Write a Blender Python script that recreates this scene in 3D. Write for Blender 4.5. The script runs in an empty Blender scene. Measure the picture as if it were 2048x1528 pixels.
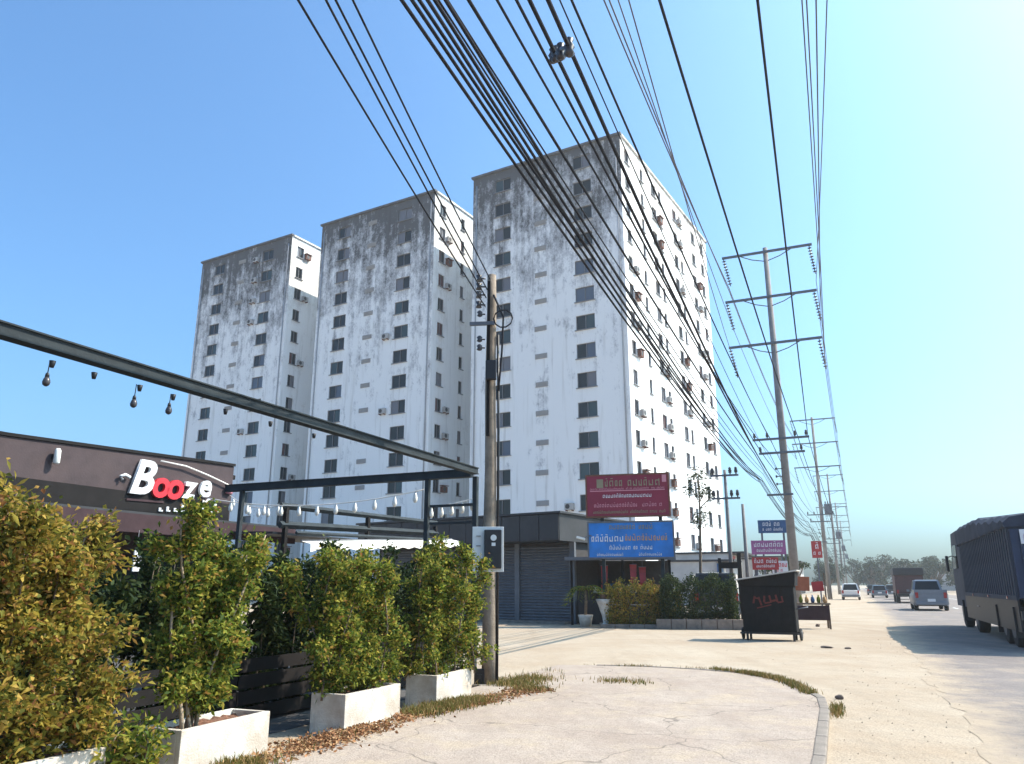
import bpy, bmesh, math, random
import numpy as np
from mathutils import Vector, Matrix, Euler

R = math.radians
random.seed(11)
rng = np.random.default_rng(11)
scene = bpy.context.scene
COL = scene.collection

# ------------------------------------------------------------------ camera
PITCH = math.atan(406 / 1530)
cam_d = bpy.data.cameras.new('camera')
cam_d.sensor_width = 36.0
cam_d.lens = 36.0 * 1530 / 2048
cam_d.clip_start = 0.05
cam_d.clip_end = 6000
cam = bpy.data.objects.new('camera', cam_d)
COL.objects.link(cam)
cam.location = (0, 0, 1.5)
cam.rotation_euler = (math.pi / 2 + PITCH, 0, 0)
scene.camera = cam

# ------------------------------------------------------------------ light
SUN_EL, SUN_AZ = R(46.5), R(80)
world = bpy.data.worlds.new('World')
scene.world = world
world.use_nodes = True
wn = world.node_tree
wn.nodes.clear()
sky = wn.nodes.new('ShaderNodeTexSky')
sky.sky_type = 'NISHITA'
sky.sun_disc = False
sky.sun_elevation = SUN_EL
sky.sun_rotation = SUN_AZ
sky.altitude = 10
sky.air_density = 1.0
sky.dust_density = 3.8
sky.ozone_density = 1.0
bg = wn.nodes.new('ShaderNodeBackground')
bg.inputs['Strength'].default_value = 0.13
wo = wn.nodes.new('ShaderNodeOutputWorld')
tint = wn.nodes.new('ShaderNodeMix')          # the clear cyan-blue of this sky, the same in every direction
tint.data_type = 'RGBA'
tint.blend_type = 'MULTIPLY'
tint.inputs['Factor'].default_value = 1.0
tint.inputs['B'].default_value = (0.58, 0.955, 1.23, 1)
wn.links.new(sky.outputs[0], tint.inputs['A'])
wn.links.new(tint.outputs['Result'], bg.inputs[0])
wn.links.new(bg.outputs[0], wo.inputs[0])

sun_d = bpy.data.lights.new('sun', 'SUN')
sun_d.energy = 4.0
sun_d.angle = R(0.5)
sun_d.color = (1.0, 0.90, 0.76)
sun = bpy.data.objects.new('sun', sun_d)
COL.objects.link(sun)
sun.location = (60, 0, 60)
sun.rotation_euler = (0, math.pi / 2 - SUN_EL, math.pi / 2 - SUN_AZ)

vs = scene.view_settings
vs.view_transform = 'Standard'
vs.look = 'None'
vs.gamma = 1.0
vs.use_curve_mapping = False
vs.exposure = 0.95

# ------------------------------------------------------------------ frames
TH = R(23.6)                       # the road runs this far to the right of the view
D2 = (math.sin(TH), math.cos(TH))
N2 = (D2[1], -D2[0])
def W(o, s, z=0.0):                # across the road, along the road
    return Vector((o * N2[0] + s * D2[0], o * N2[1] + s * D2[1], z))
def OS(x, y):
    return (x * N2[0] + y * N2[1], x * D2[0] + y * D2[1])

# ------------------------------------------------------------------ materials
def mat(name, col, rough=0.8, var=0.12, scale=6.0, bump=0.0, bscale=40.0, metal=0.0, spec=None, var2=None, scale2=1.0):
    m = bpy.data.materials.new(name)
    m.use_nodes = True
    nt = m.node_tree
    b = nt.nodes['Principled BSDF']
    b.inputs['Roughness'].default_value = rough
    b.inputs['Metallic'].default_value = metal
    if spec is not None:
        b.inputs['Specular IOR Level'].default_value = spec
    tc = nt.nodes.new('ShaderNodeTexCoord')
    if var > 0:
        n = nt.nodes.new('ShaderNodeTexNoise')
        n.inputs['Scale'].default_value = scale
        n.inputs['Detail'].default_value = 6
        n.inputs['Roughness'].default_value = 0.65
        nt.links.new(tc.outputs['Object'], n.inputs['Vector'])
        r = nt.nodes.new('ShaderNodeValToRGB')
        r.color_ramp.elements[0].position = 0.3
        r.color_ramp.elements[1].position = 0.72
        c0 = [max(0, c * (1 - var)) for c in col]
        c1 = [min(1, c * (1 + var)) for c in col]
        r.color_ramp.elements[0].color = (*c0, 1)
        r.color_ramp.elements[1].color = (*c1, 1)
        nt.links.new(n.outputs['Fac'], r.inputs['Fac'])
        out = r.outputs['Color']
        if var2 is not None:       # a second, broader colour in patches
            n2 = nt.nodes.new('ShaderNodeTexNoise')
            n2.inputs['Scale'].default_value = scale2
            n2.inputs['Detail'].default_value = 5
            n2.inputs['Roughness'].default_value = 0.6
            nt.links.new(tc.outputs['Object'], n2.inputs['Vector'])
            r2 = nt.nodes.new('ShaderNodeValToRGB')
            r2.color_ramp.elements[0].position = 0.42
            r2.color_ramp.elements[1].position = 0.66
            nt.links.new(n2.outputs['Fac'], r2.inputs['Fac'])
            mx = nt.nodes.new('ShaderNodeMix')
            mx.data_type = 'RGBA'
            nt.links.new(r2.outputs['Color'], mx.inputs['Factor'])
            nt.links.new(out, mx.inputs['A'])
            mx.inputs['B'].default_value = (*var2, 1)
            out = mx.outputs['Result']
        nt.links.new(out, b.inputs['Base Color'])
    else:
        b.inputs['Base Color'].default_value = (*col, 1)
    if bump > 0:
        nb = nt.nodes.new('ShaderNodeTexNoise')
        nb.inputs['Scale'].default_value = bscale
        nb.inputs['Detail'].default_value = 5
        nt.links.new(tc.outputs['Object'], nb.inputs['Vector'])
        bp = nt.nodes.new('ShaderNodeBump')
        bp.inputs['Strength'].default_value = bump
        bp.inputs['Distance'].default_value = 0.02
        nt.links.new(nb.outputs['Fac'], bp.inputs['Height'])
        nt.links.new(bp.outputs['Normal'], b.inputs['Normal'])
    return m

def leaf_mat(name, cols, transl=0.3):
    m = bpy.data.materials.new(name)
    m.use_nodes = True
    nt = m.node_tree
    b = nt.nodes['Principled BSDF']
    b.inputs['Roughness'].default_value = 0.7
    b.inputs['Specular IOR Level'].default_value = 0.2
    g = nt.nodes.new('ShaderNodeNewGeometry')
    r = nt.nodes.new('ShaderNodeValToRGB')
    el = r.color_ramp.elements
    while len(el) < len(cols):
        el.new(0.5)
    for i, (p, c) in enumerate(cols):
        el[i].position = p
        el[i].color = (*c, 1)
    nt.links.new(g.outputs['Random Per Island'], r.inputs['Fac'])
    nt.links.new(r.outputs['Color'], b.inputs['Base Color'])
    tr = nt.nodes.new('ShaderNodeBsdfTranslucent')
    nt.links.new(r.outputs['Color'], tr.inputs['Color'])
    mx = nt.nodes.new('ShaderNodeMixShader')
    mx.inputs[0].default_value = transl
    out = nt.nodes['Material Output']
    nt.links.new(b.outputs[0], mx.inputs[1])
    nt.links.new(tr.outputs[0], mx.inputs[2])
    nt.links.new(mx.outputs[0], out.inputs[0])
    return m

def facade_mat(name, stain):
    """white paint; stain: patchy black mould, thick under the roof and thinning out down the wall."""
    m = bpy.data.materials.new(name)
    m.use_nodes = True
    nt = m.node_tree
    L = nt.links
    b = nt.nodes['Principled BSDF']
    b.inputs['Roughness'].default_value = 0.9
    tc = nt.nodes.new('ShaderNodeTexCoord')
    sp = nt.nodes.new('ShaderNodeSeparateXYZ')
    L.new(tc.outputs['Object'], sp.inputs[0])
    oi = nt.nodes.new('ShaderNodeObjectInfo')
    shift = nt.nodes.new('ShaderNodeVectorMath'); shift.operation = 'ADD'      # no two towers weathered alike
    L.new(tc.outputs['Object'], shift.inputs[0]); L.new(oi.outputs['Location'], shift.inputs[1])
    def noise(scale, detail, rough, stretch):
        mp = nt.nodes.new('ShaderNodeMapping')
        mp.inputs['Scale'].default_value = (1, 1, stretch)
        L.new(shift.outputs[0], mp.inputs['Vector'])
        n = nt.nodes.new('ShaderNodeTexNoise')
        n.inputs['Scale'].default_value = scale
        n.inputs['Detail'].default_value = detail
        n.inputs['Roughness'].default_value = rough
        L.new(mp.outputs[0], n.inputs['Vector'])
        return n.outputs['Fac']
    def madd(x, k, c):
        q = nt.nodes.new('ShaderNodeMath'); q.operation = 'MULTIPLY_ADD'
        L.new(x, q.inputs[0]); q.inputs[1].default_value = k
        if isinstance(c, float): q.inputs[2].default_value = c
        else: L.new(c, q.inputs[2])
        return q.outputs[0]
    hgt = nt.nodes.new('ShaderNodeMapRange')
    hgt.inputs['From Min'].default_value = 10 if stain else 20
    hgt.inputs['From Max'].default_value = 44
    L.new(sp.outputs['Z'], hgt.inputs['Value'])
    pw = nt.nodes.new('ShaderNodeMath'); pw.operation = 'POWER'
    L.new(hgt.outputs[0], pw.inputs[0]); pw.inputs[1].default_value = 2.3
    v = madd(noise(0.35, 9, 0.75, 0.8), 1.15, -0.575)
    v = madd(noise(1.3, 5, 0.6, 0.06), 0.7, v) if stain else v
    v = madd(v, 1.0, -0.35) if stain else v
    v = madd(noise(1.7, 7, 0.8, 0.45), 0.85, v)
    v = madd(noise(7.0, 4, 0.7, 1.0), 0.35, v)
    v = madd(pw.outputs[0], 0.60 if stain else 0.34, v)
    v = madd(v, 0.85, 0.04)
    r = nt.nodes.new('ShaderNodeValToRGB')
    e = r.color_ramp.elements
    e[0].position = 0.66 if stain else 0.62; e[0].color = (0.87, 0.87, 0.86, 1)
    e[1].position = 1.25 if False else 1.0; e[1].color = (0.10, 0.098, 0.10, 1) if stain else (0.3, 0.28, 0.27, 1)
    q = e.new(0.82 if stain else 0.85); q.color = (0.50, 0.50, 0.51, 1) if stain else (0.62, 0.60, 0.57, 1)
    L.new(v, r.inputs['Fac'])
    # rain streaks under the sills
    st = nt.nodes.new('ShaderNodeMapRange')
    st.inputs['From Min'].default_value = 0.56; st.inputs['From Max'].default_value = 0.72
    L.new(noise(2.2, 3, 0.5, 0.07), st.inputs['Value'])
    mx = nt.nodes.new('ShaderNodeMix'); mx.data_type = 'RGBA'; mx.blend_type = 'MULTIPLY'
    k = nt.nodes.new('ShaderNodeMath'); k.operation = 'MULTIPLY'
    L.new(st.outputs[0], k.inputs[0]); k.inputs[1].default_value = 0.4
    L.new(k.outputs[0], mx.inputs['Factor'])
    L.new(r.outputs['Color'], mx.inputs['A']); mx.inputs['B'].default_value = (0.55, 0.53, 0.5, 1)
    L.new(mx.outputs['Result'], b.inputs['Base Color'])
    return m

def ground_mat(name, base, dark, grain, patch, cracks, dust=None, verge=None):
    """loose or cast ground: grit-sized grain, broad worn patches, wheel-polished bands and cracks."""
    m = bpy.data.materials.new(name)
    m.use_nodes = True
    nt = m.node_tree; L = nt.links
    b = nt.nodes['Principled BSDF']; b.inputs['Roughness'].default_value = 0.95
    b.inputs['Specular IOR Level'].default_value = 0.2
    tc = nt.nodes.new('ShaderNodeTexCoord')
    def noise(scale, detail, rough, vec=None):
        n = nt.nodes.new('ShaderNodeTexNoise')
        n.inputs['Scale'].default_value = scale; n.inputs['Detail'].default_value = detail; n.inputs['Roughness'].default_value = rough
        L.new(vec or tc.outputs['Object'], n.inputs['Vector'])
        return n.outputs['Fac']
    def rng_(x, a, c, lo=0.0, hi=1.0):
        q = nt.nodes.new('ShaderNodeMapRange')
        q.inputs['From Min'].default_value = a; q.inputs['From Max'].default_value = c
        q.inputs['To Min'].default_value = lo; q.inputs['To Max'].default_value = hi
        L.new(x, q.inputs['Value']); return q.outputs[0]
    def mix(f, a, col, mode='MIX'):
        q = nt.nodes.new('ShaderNodeMix'); q.data_type = 'RGBA'; q.blend_type = mode
        L.new(f, q.inputs['Factor'])
        if isinstance(a, tuple): q.inputs['A'].default_value = (*a, 1)
        else: L.new(a, q.inputs['A'])
        q.inputs['B'].default_value = (*col, 1)
        return q.outputs['Result']
    c = mix(rng_(noise(patch, 7, 0.65), .36, .68), base, dark)
    c = mix(rng_(noise(patch * 5.3, 6, 0.7), .5, .72, 0, .55), c, tuple(x * .72 for x in base))
    if dust: c = mix(rng_(noise(patch * 1.7, 8, 0.7), .5, .62, 0, .8), c, dust)
    g1 = noise(grain, 3, 0.7)
    c = mix(rng_(g1, .52, .68, 0, .85), c, tuple(x * .45 for x in base))
    c = mix(rng_(g1, .42, .28, 0, .5), c, tuple(min(1, x * 1.45) for x in base))
    # bands worn along the road direction
    mp = nt.nodes.new('ShaderNodeMapping'); mp.inputs['Rotation'].default_value = (0, 0, TH); mp.inputs['Scale'].default_value = (1.1, 0.05, 1)
    L.new(tc.outputs['Object'], mp.inputs['Vector'])
    c = mix(rng_(noise(1.0, 4, 0.6, mp.outputs[0]), .5, .7, 0, .4), c, tuple(x * .8 for x in dark))
    if cracks:
        wv = nt.nodes.new('ShaderNodeTexNoise'); wv.inputs['Scale'].default_value = 2.0
        L.new(tc.outputs['Object'], wv.inputs['Vector'])
        va = nt.nodes.new('ShaderNodeVectorMath'); va.operation = 'MULTIPLY_ADD'
        L.new(wv.outputs['Color'], va.inputs[0]); va.inputs[1].default_value = (.5, .5, .5); L.new(tc.outputs['Object'], va.inputs[2])
        vo = nt.nodes.new('ShaderNodeTexVoronoi'); vo.feature = 'DISTANCE_TO_EDGE'; vo.inputs['Scale'].default_value = 0.45
        L.new(va.outputs[0], vo.inputs['Vector'])
        c = mix(rng_(vo.outputs['Distance'], .006, .0, 0, .7), c, (0.12, 0.10, 0.085))
    if verge:                      # sand trodden and blown over the edge of the carriageway
        mv = nt.nodes.new('ShaderNodeMapping'); mv.inputs['Rotation'].default_value = (0, 0, TH)
        L.new(tc.outputs['Object'], mv.inputs['Vector'])
        sx = nt.nodes.new('ShaderNodeSeparateXYZ'); L.new(mv.outputs[0], sx.inputs[0])
        q = nt.nodes.new('ShaderNodeMath'); q.operation = 'MULTIPLY_ADD'
        L.new(noise(1.1, 8, 0.72), q.inputs[0]); q.inputs[1].default_value = 2.6; L.new(sx.outputs['X'], q.inputs[2])
        c = mix(rng_(q.outputs[0], 2.25, 3.0, 1, 0), c, verge)
    L.new(c, b.inputs['Base Color'])
    bp = nt.nodes.new('ShaderNodeBump'); bp.inputs['Strength'].default_value = 0.8; bp.inputs['Distance'].default_value = 0.012
    L.new(g1, bp.inputs['Height'])
    b2 = nt.nodes.new('ShaderNodeBump'); b2.inputs['Strength'].default_value = 0.5; b2.inputs['Distance'].default_value = 0.06
    L.new(noise(3.0, 5, .6), b2.inputs['Height']); L.new(bp.outputs[0], b2.inputs['Normal'])
    L.new(b2.outputs[0], b.inputs['Normal'])
    return m

def glass_mat(name, col, rough=0.12):
    m = mat(name, col, rough, 0.0)
    m.node_tree.nodes['Principled BSDF'].inputs['Specular IOR Level'].default_value = 0.25
    return m

M = {}
M['sand'] = ground_mat('sandy_earth', (0.45, 0.372, 0.285), (0.375, 0.285, 0.20), 42, 0.4, False)
M['slab'] = ground_mat('worn_pale_concrete', (0.43, 0.355, 0.295), (0.34, 0.265, 0.215), 60, 0.7, True, dust=(0.44, 0.35, 0.26))
M['asphalt'] = ground_mat('dusty_asphalt', (0.265, 0.225, 0.205), (0.205, 0.178, 0.165), 80, 0.5, False, dust=(0.35, 0.285, 0.228), verge=(0.405, 0.32, 0.235))
M['line'] = mat('worn_road_paint', (0.7, 0.7, 0.66), 0.7, 0.15, 8)
M['facade'] = facade_mat('white_facade_paint', False)
M['stained'] = facade_mat('mildewed_facade_paint', True)
M['coping'] = mat('dark_weathered_coping', (0.12, 0.12, 0.125), 0.9, 0.3, 1.2)
M['wframe'] = mat('grey_window_frame', (0.20, 0.20, 0.21), 0.5, 0.05)
M['pane_dark'] = glass_mat('dark_window_glass', (0.018, 0.024, 0.028))
M['pane_mid'] = glass_mat('teal_window_glass', (0.045, 0.075, 0.085))
M['pane_curtain'] = glass_mat('curtained_window_glass', (0.17, 0.17, 0.19), 0.3)
M['pane_blue'] = glass_mat('blue_sheeted_window_glass', (0.10, 0.13, 0.18), 0.3)
M['pane_red'] = glass_mat('red_curtained_window_glass', (0.12, 0.05, 0.045), 0.3)
M['louvre'] = mat('grey_louvre', (0.36, 0.36, 0.37), 0.7, 0.1)
M['acwhite'] = mat('grey_ac_casing', (0.42, 0.40, 0.38), 0.5, 0.1)
M['acdark'] = mat('ac_fan_grille', (0.04, 0.04, 0.04), 0.6, 0.0)
M['rust'] = mat('rusty_metal', (0.16, 0.06, 0.035), 0.8, 0.35, 8)
M['conc_pole'] = mat('grey_concrete_pole', (0.24, 0.22, 0.21), 0.9, 0.2, 3, 0.2, 60)
M['old_pole'] = mat('grey_brown_weathered_pole', (0.26, 0.205, 0.155), 0.92, 0.35, 5, 0.5, 50)
M['steel'] = mat('galvanised_steel', (0.13, 0.14, 0.16), 0.55, 0.2, 6, metal=0.3)
M['ins'] = mat('dark_insulator', (0.05, 0.045, 0.05), 0.35, 0.2)
M['cable'] = mat('grey_black_cable', (0.03, 0.031, 0.037), 0.9, 0.25, 2, spec=0.1)
M['bare'] = mat('weathered_conductor', (0.09, 0.08, 0.095), 0.55, 0.0, metal=0.2)
M['navy'] = mat('dark_grey_green_steel_paint', (0.032, 0.040, 0.045), 0.8, 0.3, 3, 0.2, 30, spec=0.2)
M['planter'] = mat('white_painted_concrete', (0.64, 0.61, 0.55), 0.9, 0.2, 7, 0.3, 60, var2=(0.44, 0.37, 0.30), scale2=2.2)
M['soil'] = mat('red_brown_soil', (0.16, 0.075, 0.045), 1.0, 0.4, 18, 0.8, 40)
M['bark'] = mat('brown_bark', (0.17, 0.125, 0.085), 0.95, 0.35, 14, 0.5, 60)
M['bark_pale'] = mat('pale_bark', (0.33, 0.25, 0.17), 0.95, 0.3, 14, 0.5, 60)
M['leaf_green'] = leaf_mat('green_leaves', [(0, (0.035, 0.065, 0.012)), (0.3, (0.10, 0.15, 0.02)), (0.62, (0.25, 0.27, 0.04)), (0.86, (0.42, 0.36, 0.06)), (1, (0.32, 0.15, 0.05))], 0.45)
M['leaf_yellow'] = leaf_mat('yellowing_leaves', [(0, (0.05, 0.07, 0.014)), (0.28, (0.17, 0.165, 0.027)), (0.6, (0.36, 0.28, 0.045)), (0.85, (0.45, 0.29, 0.065)), (1, (0.27, 0.11, 0.045))], 0.42)
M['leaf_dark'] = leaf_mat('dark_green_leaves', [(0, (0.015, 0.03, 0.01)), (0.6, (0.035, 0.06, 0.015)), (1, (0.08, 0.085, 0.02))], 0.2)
M['leaf_far'] = leaf_mat('far_tree_leaves', [(0, (0.02, 0.035, 0.018)), (0.6, (0.035, 0.055, 0.025)), (1, (0.06, 0.075, 0.03))], 0.2)
M['grass'] = leaf_mat('dry_grass', [(0, (0.08, 0.095, 0.022)), (0.45, (0.16, 0.145, 0.035)), (0.75, (0.30, 0.19, 0.07)), (1, (0.36, 0.24, 0.11))], 0.3)
M['maroon'] = mat('crimson_vinyl', (0.235, 0.012, 0.040), 0.55, 0.18, 1.2)
M['blue'] = mat('bright_blue_vinyl', (0.014, 0.185, 0.56), 0.5, 0.3, 1.2)
M['gold'] = mat('olive_gold_print', (0.26, 0.22, 0.13), 0.5, 0.1)
M['whitep'] = mat('white_print', (0.75, 0.75, 0.75), 0.6, 0.05)
M['pinkp'] = mat('pink_print', (0.62, 0.25, 0.30), 0.6, 0.05)
M['orangep'] = mat('orange_print', (0.55, 0.30, 0.12), 0.6, 0.05)
M['redp'] = mat('red_letter_paint', (0.62, 0.018, 0.03), 0.4, 0.08)
M['bar_wall'] = mat('dark_brown_wall_paint', (0.050, 0.033, 0.036), 0.85, 0.35, 1.2, 0.2, 20, var2=(0.07, 0.046, 0.047), scale2=0.7)
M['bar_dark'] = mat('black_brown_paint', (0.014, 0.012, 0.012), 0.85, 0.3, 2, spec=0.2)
M['purple'] = mat('dull_purple_fascia', (0.055, 0.032, 0.036), 0.85, 0.25, 2, spec=0.2)
M['awning'] = mat('cream_awning_fabric', (0.78, 0.74, 0.68), 0.9, 0.06, 3)
M['shutter'] = mat('grey_blue_roller_shutter', (0.135, 0.14, 0.155), 0.55, 0.15, 2, metal=0.2)
M['roofdark'] = mat('dark_sheet_roof', (0.028, 0.028, 0.032), 0.6, 0.3, 2)
M['tableblue'] = mat('dark_blue_table_paint', (0.05, 0.06, 0.09), 0.5, 0.15)
M['tile'] = mat('dark_patio_concrete', (0.085, 0.08, 0.078), 0.9, 0.25, 2)
M['meterw'] = mat('white_meter_board', (0.72, 0.72, 0.70), 0.5, 0.05)
M['black'] = mat('black_plastic', (0.016, 0.016, 0.019), 0.5, 0.0)
M['bulbw'] = mat('white_bulb_glass', (0.78, 0.76, 0.70), 0.2, 0.0)
M['cartblack'] = mat('black_cart_panel', (0.013, 0.012, 0.012), 0.8, 0.35, 5, spec=0.2)
M['cartred'] = mat('dull_red_cart_lettering', (0.13, 0.022, 0.016), 0.8, 0.4, 20)
M['palewood'] = mat('pale_trim', (0.55, 0.53, 0.48), 0.7, 0.15)
M['tyre'] = mat('tyre_rubber', (0.017, 0.017, 0.018), 0.85, 0.0)
M['rim'] = mat('dusty_wheel_rim', (0.12, 0.12, 0.125), 0.6, 0.15, metal=0.3)
M['carwhite'] = mat('white_car_paint', (0.72, 0.71, 0.70), 0.3, 0.04)
M['carsilver'] = mat('silver_car_paint', (0.19, 0.205, 0.23), 0.35, 0.08, metal=0.3)
M['cardark'] = mat('dark_car_paint', (0.028, 0.03, 0.036), 0.25, 0.1)
M['carblue'] = mat('blue_grey_car_paint', (0.09, 0.13, 0.17), 0.3, 0.1)
M['carred'] = mat('dark_red_truck_paint', (0.065, 0.022, 0.025), 0.6, 0.25)
M['carglass'] = glass_mat('tinted_car_glass', (0.012, 0.015, 0.018), 0.08)
M['tail'] = mat('red_lamp_lens', (0.35, 0.02, 0.02), 0.2, 0.0)
M['plate'] = mat('white_number_plate', (0.7, 0.7, 0.7), 0.5, 0.0)
M['tarp'] = mat('dark_blue_grey_tarpaulin', (0.040, 0.050, 0.075), 0.85, 0.3, 1.5, 0.6, 6, spec=0.15)
M['truckbody'] = mat('blue_grey_truck_paint', (0.055, 0.066, 0.090), 0.75, 0.3, 1.0, spec=0.2)
M['truckblue'] = mat('dark_blue_tailgate_paint', (0.018, 0.032, 0.075), 0.6, 0.25, 2)
M['shopwall'] = mat('pale_shop_plaster', (0.50, 0.48, 0.46), 0.9, 0.15, 1)
M['shopdark'] = mat('dim_shop_opening', (0.05, 0.045, 0.045), 0.9, 0.2)
M['signblue'] = mat('deep_blue_sign', (0.03, 0.09, 0.21), 0.5, 0.2, 3)
M['signpink'] = mat('magenta_sign', (0.33, 0.10, 0.25), 0.5, 0.25, 3)
M['signred'] = mat('red_sign', (0.42, 0.03, 0.03), 0.5, 0.2, 3)
M['signorange'] = mat('orange_cloth', (0.42, 0.13, 0.06), 0.8, 0.2, 3)
M['kerbc'] = mat('grey_kerb_concrete', (0.235, 0.20, 0.17), 0.95, 0.3, 4, 0.4, 50, spec=0.2)
M['stone'] = mat('dark_stone', (0.12, 0.09, 0.075), 0.95, 0.3, 10)

# ------------------------------------------------------------------ mesh helper
class MB:
    def __init__(s):
        s.v, s.f, s.m, s.sm = [], [], [], []
    def face(s, pts, mi=0, smooth=False):
        b = len(s.v)
        s.v += [tuple(p) for p in pts]
        s.f.append(tuple(range(b, b + len(pts)))); s.m.append(mi); s.sm.append(smooth)
    def box(s, c, size, rz=0.0, mi=0, rx=0.0, ry=0.0, bev=0.0):
        hx, hy, hz = size[0] / 2, size[1] / 2, size[2] / 2
        rot = Euler((rx, ry, rz)).to_matrix()
        c = Vector(c)
        if bev <= 0:
            P = [c + rot @ Vector((x * hx, y * hy, z * hz)) for z in (-1, 1) for y in (-1, 1) for x in (-1, 1)]
            b = len(s.v); s.v += [tuple(p) for p in P]
            for q in ((0, 2, 3, 1), (4, 5, 7, 6), (0, 1, 5, 4), (2, 6, 7, 3), (0, 4, 6, 2), (1, 3, 7, 5)):
                s.f.append(tuple(b + i for i in q)); s.m.append(mi); s.sm.append(False)
            return
        bm = bmesh.new()
        bmesh.ops.create_cube(bm, size=1.0)
        for v in bm.verts:
            v.co = Vector((v.co.x * size[0], v.co.y * size[1], v.co.z * size[2]))
        bmesh.ops.bevel(bm, geom=bm.edges[:], offset=bev, segments=2, affect='EDGES', profile=0.6)
        b = len(s.v)
        bm.verts.index_update()
        s.v += [tuple(c + rot @ v.co) for v in bm.verts]
        for f in bm.faces:
            s.f.append(tuple(b + v.index for v in f.verts)); s.m.append(mi); s.sm.append(False)
        bm.free()
    def tube(s, pts, r, n=8, mi=0, caps=True, smooth=True):
        pts = [Vector(p) for p in pts]
        rs = r if isinstance(r, (list, tuple)) else [r] * len(pts)
        b = len(s.v); k = len(pts)
        for i, p in enumerate(pts):
            t = (pts[min(i + 1, k - 1)] - pts[max(i - 1, 0)])
            t = t.normalized() if t.length > 1e-9 else Vector((0, 0, 1))
            up = Vector((0, 0, 1)) if abs(t.z) < 0.95 else Vector((1, 0, 0))
            a = t.cross(up).normalized(); q = a.cross(t).normalized()
            for j in range(n):
                an = 2 * math.pi * j / n
                s.v.append(tuple(p + (a * math.cos(an) + q * math.sin(an)) * rs[i]))
        for i in range(k - 1):
            for j in range(n):
                s.f.append((b + i * n + j, b + i * n + (j + 1) % n, b + (i + 1) * n + (j + 1) % n, b + (i + 1) * n + j))
                s.m.append(mi); s.sm.append(smooth)
        if caps:
            s.f.append(tuple(b + j for j in range(n))[::-1]); s.m.append(mi); s.sm.append(False)
            s.f.append(tuple(b + (k - 1) * n + j for j in range(n))); s.m.append(mi); s.sm.append(False)
    def lathe(s, prof, c=(0, 0, 0), n=12, mi=0):
        s.tube([(c[0], c[1], c[2] + z) for _, z in prof], [max(r, 1e-4) for r, _ in prof], n, mi)
    def prism(s, poly, x0, x1, mi=0):
        """polygon in (y,z) pushed along x."""
        b = len(s.v); k = len(poly)
        s.v += [(x0, y, z) for y, z in poly] + [(x1, y, z) for y, z in poly]
        s.f.append(tuple(b + i for i in range(k))[::-1]); s.m.append(mi); s.sm.append(False)
        s.f.append(tuple(b + k + i for i in range(k))); s.m.append(mi); s.sm.append(False)
        for i in range(k):
            j = (i + 1) % k
            s.f.append((b + i, b + j, b + k + j, b + k + i)); s.m.append(mi); s.sm.append(False)
    def mesh(s, name, mats):
        me = bpy.data.meshes.new(name)
        me.from_pydata(s.v, [], s.f)
        for q in (mats if isinstance(mats, (list, tuple)) else [mats]):
            me.materials.append(q)
        me.polygons.foreach_set('material_index', s.m)
        me.polygons.foreach_set('use_smooth', s.sm)
        me.update()
        bm = bmesh.new(); bm.from_mesh(me)
        bmesh.ops.recalc_face_normals(bm, faces=bm.faces)
        bm.to_mesh(me); bm.free()
        return me
    def build(s, name, mats, parent=None, **kw):
        return link(name, s.mesh(name, mats), parent, **kw)

def link(name, me, parent=None, loc=(0, 0, 0), rz=0.0, label=None, cat=None, group=None, kind=None):
    o = bpy.data.objects.new(name, me)
    COL.objects.link(o)
    o.location = loc
    o.rotation_euler = (0, 0, rz)
    if parent is not None:
        o.parent = parent
    tag(o, label, cat, group, kind)
    return o

def tag(o, label=None, cat=None, group=None, kind=None):
    if label: o['label'] = label
    if cat: o['category'] = cat
    if group: o['group'] = group
    if kind: o['kind'] = kind
    return o

def thing(name, loc, rz, label, cat, group=None):
    return link(name, None, None, loc, rz, label, cat, group)

def copy_tree(o, parent=None):
    c = o.copy(); COL.objects.link(c)
    if parent is not None: c.parent = parent
    for ch in o.children:
        copy_tree(ch, c)
    return c

def sheet(name, poly, z, m, kind='structure', **kw):
    bm = bmesh.new()
    vs_ = [bm.verts.new((p[0], p[1], z)) for p in poly]
    f = bm.faces.new(vs_)
    if f.normal.z < 0: f.normal_flip()
    bmesh.ops.triangulate(bm, faces=bm.faces[:])
    me = bpy.data.meshes.new(name)
    bm.to_mesh(me); bm.free()
    for f in me.polygons: pass
    me.materials.append(m)
    bm = bmesh.new(); bm.from_mesh(me)
    for f in bm.faces:
        f.normal_update()
        if f.normal.z < 0: f.normal_flip()
    bm.to_mesh(me); bm.free()
    return link(name, me, kind=kind, **kw)

# ------------------------------------------------------------------ ground, road, paving
S = 2500
sheet('ground', [(-S, -S), (S, -S), (S, S), (-S, S)], 0.0, M['sand'])

def jitter_edge(o, s0, s1, step, amp):
    pts = []; s_ = s0; ph = random.random() * 9
    while s_ <= s1:
        d = amp * (math.sin(s_ * .9 + ph) * .4 + math.sin(s_ * 2.3 + ph * 2) * .3 + random.uniform(-.5, .5))
        pts.append((o + d, s_)); s_ += step * (1 if s_ < 60 else 4)
    return pts
left = jitter_edge(0.95, -12, 420, 0.35, 0.16)
right = [(13.2, s_) for s_ in (420, 200, 60, 20, -12)]
sheet('road', [W(o, s_)[:2] for o, s_ in left + right], 0.004, M['asphalt'])
for k in range(16):
    s0 = -4 + k * 9
    if 20 < s0 < 30: pass
    sheet('lane_marking', [W(o, s_)[:2] for o, s_ in ((5.75, s0), (5.87, s0), (5.87, s0 + 3), (5.75, s0 + 3))], 0.008, M['line'])
sheet('lane_marking', [W(o, s_)[:2] for o, s_ in ((9.4, -10), (9.52, -10), (9.52, 400), (9.4, 400))], 0.008, M['line'])

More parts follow.
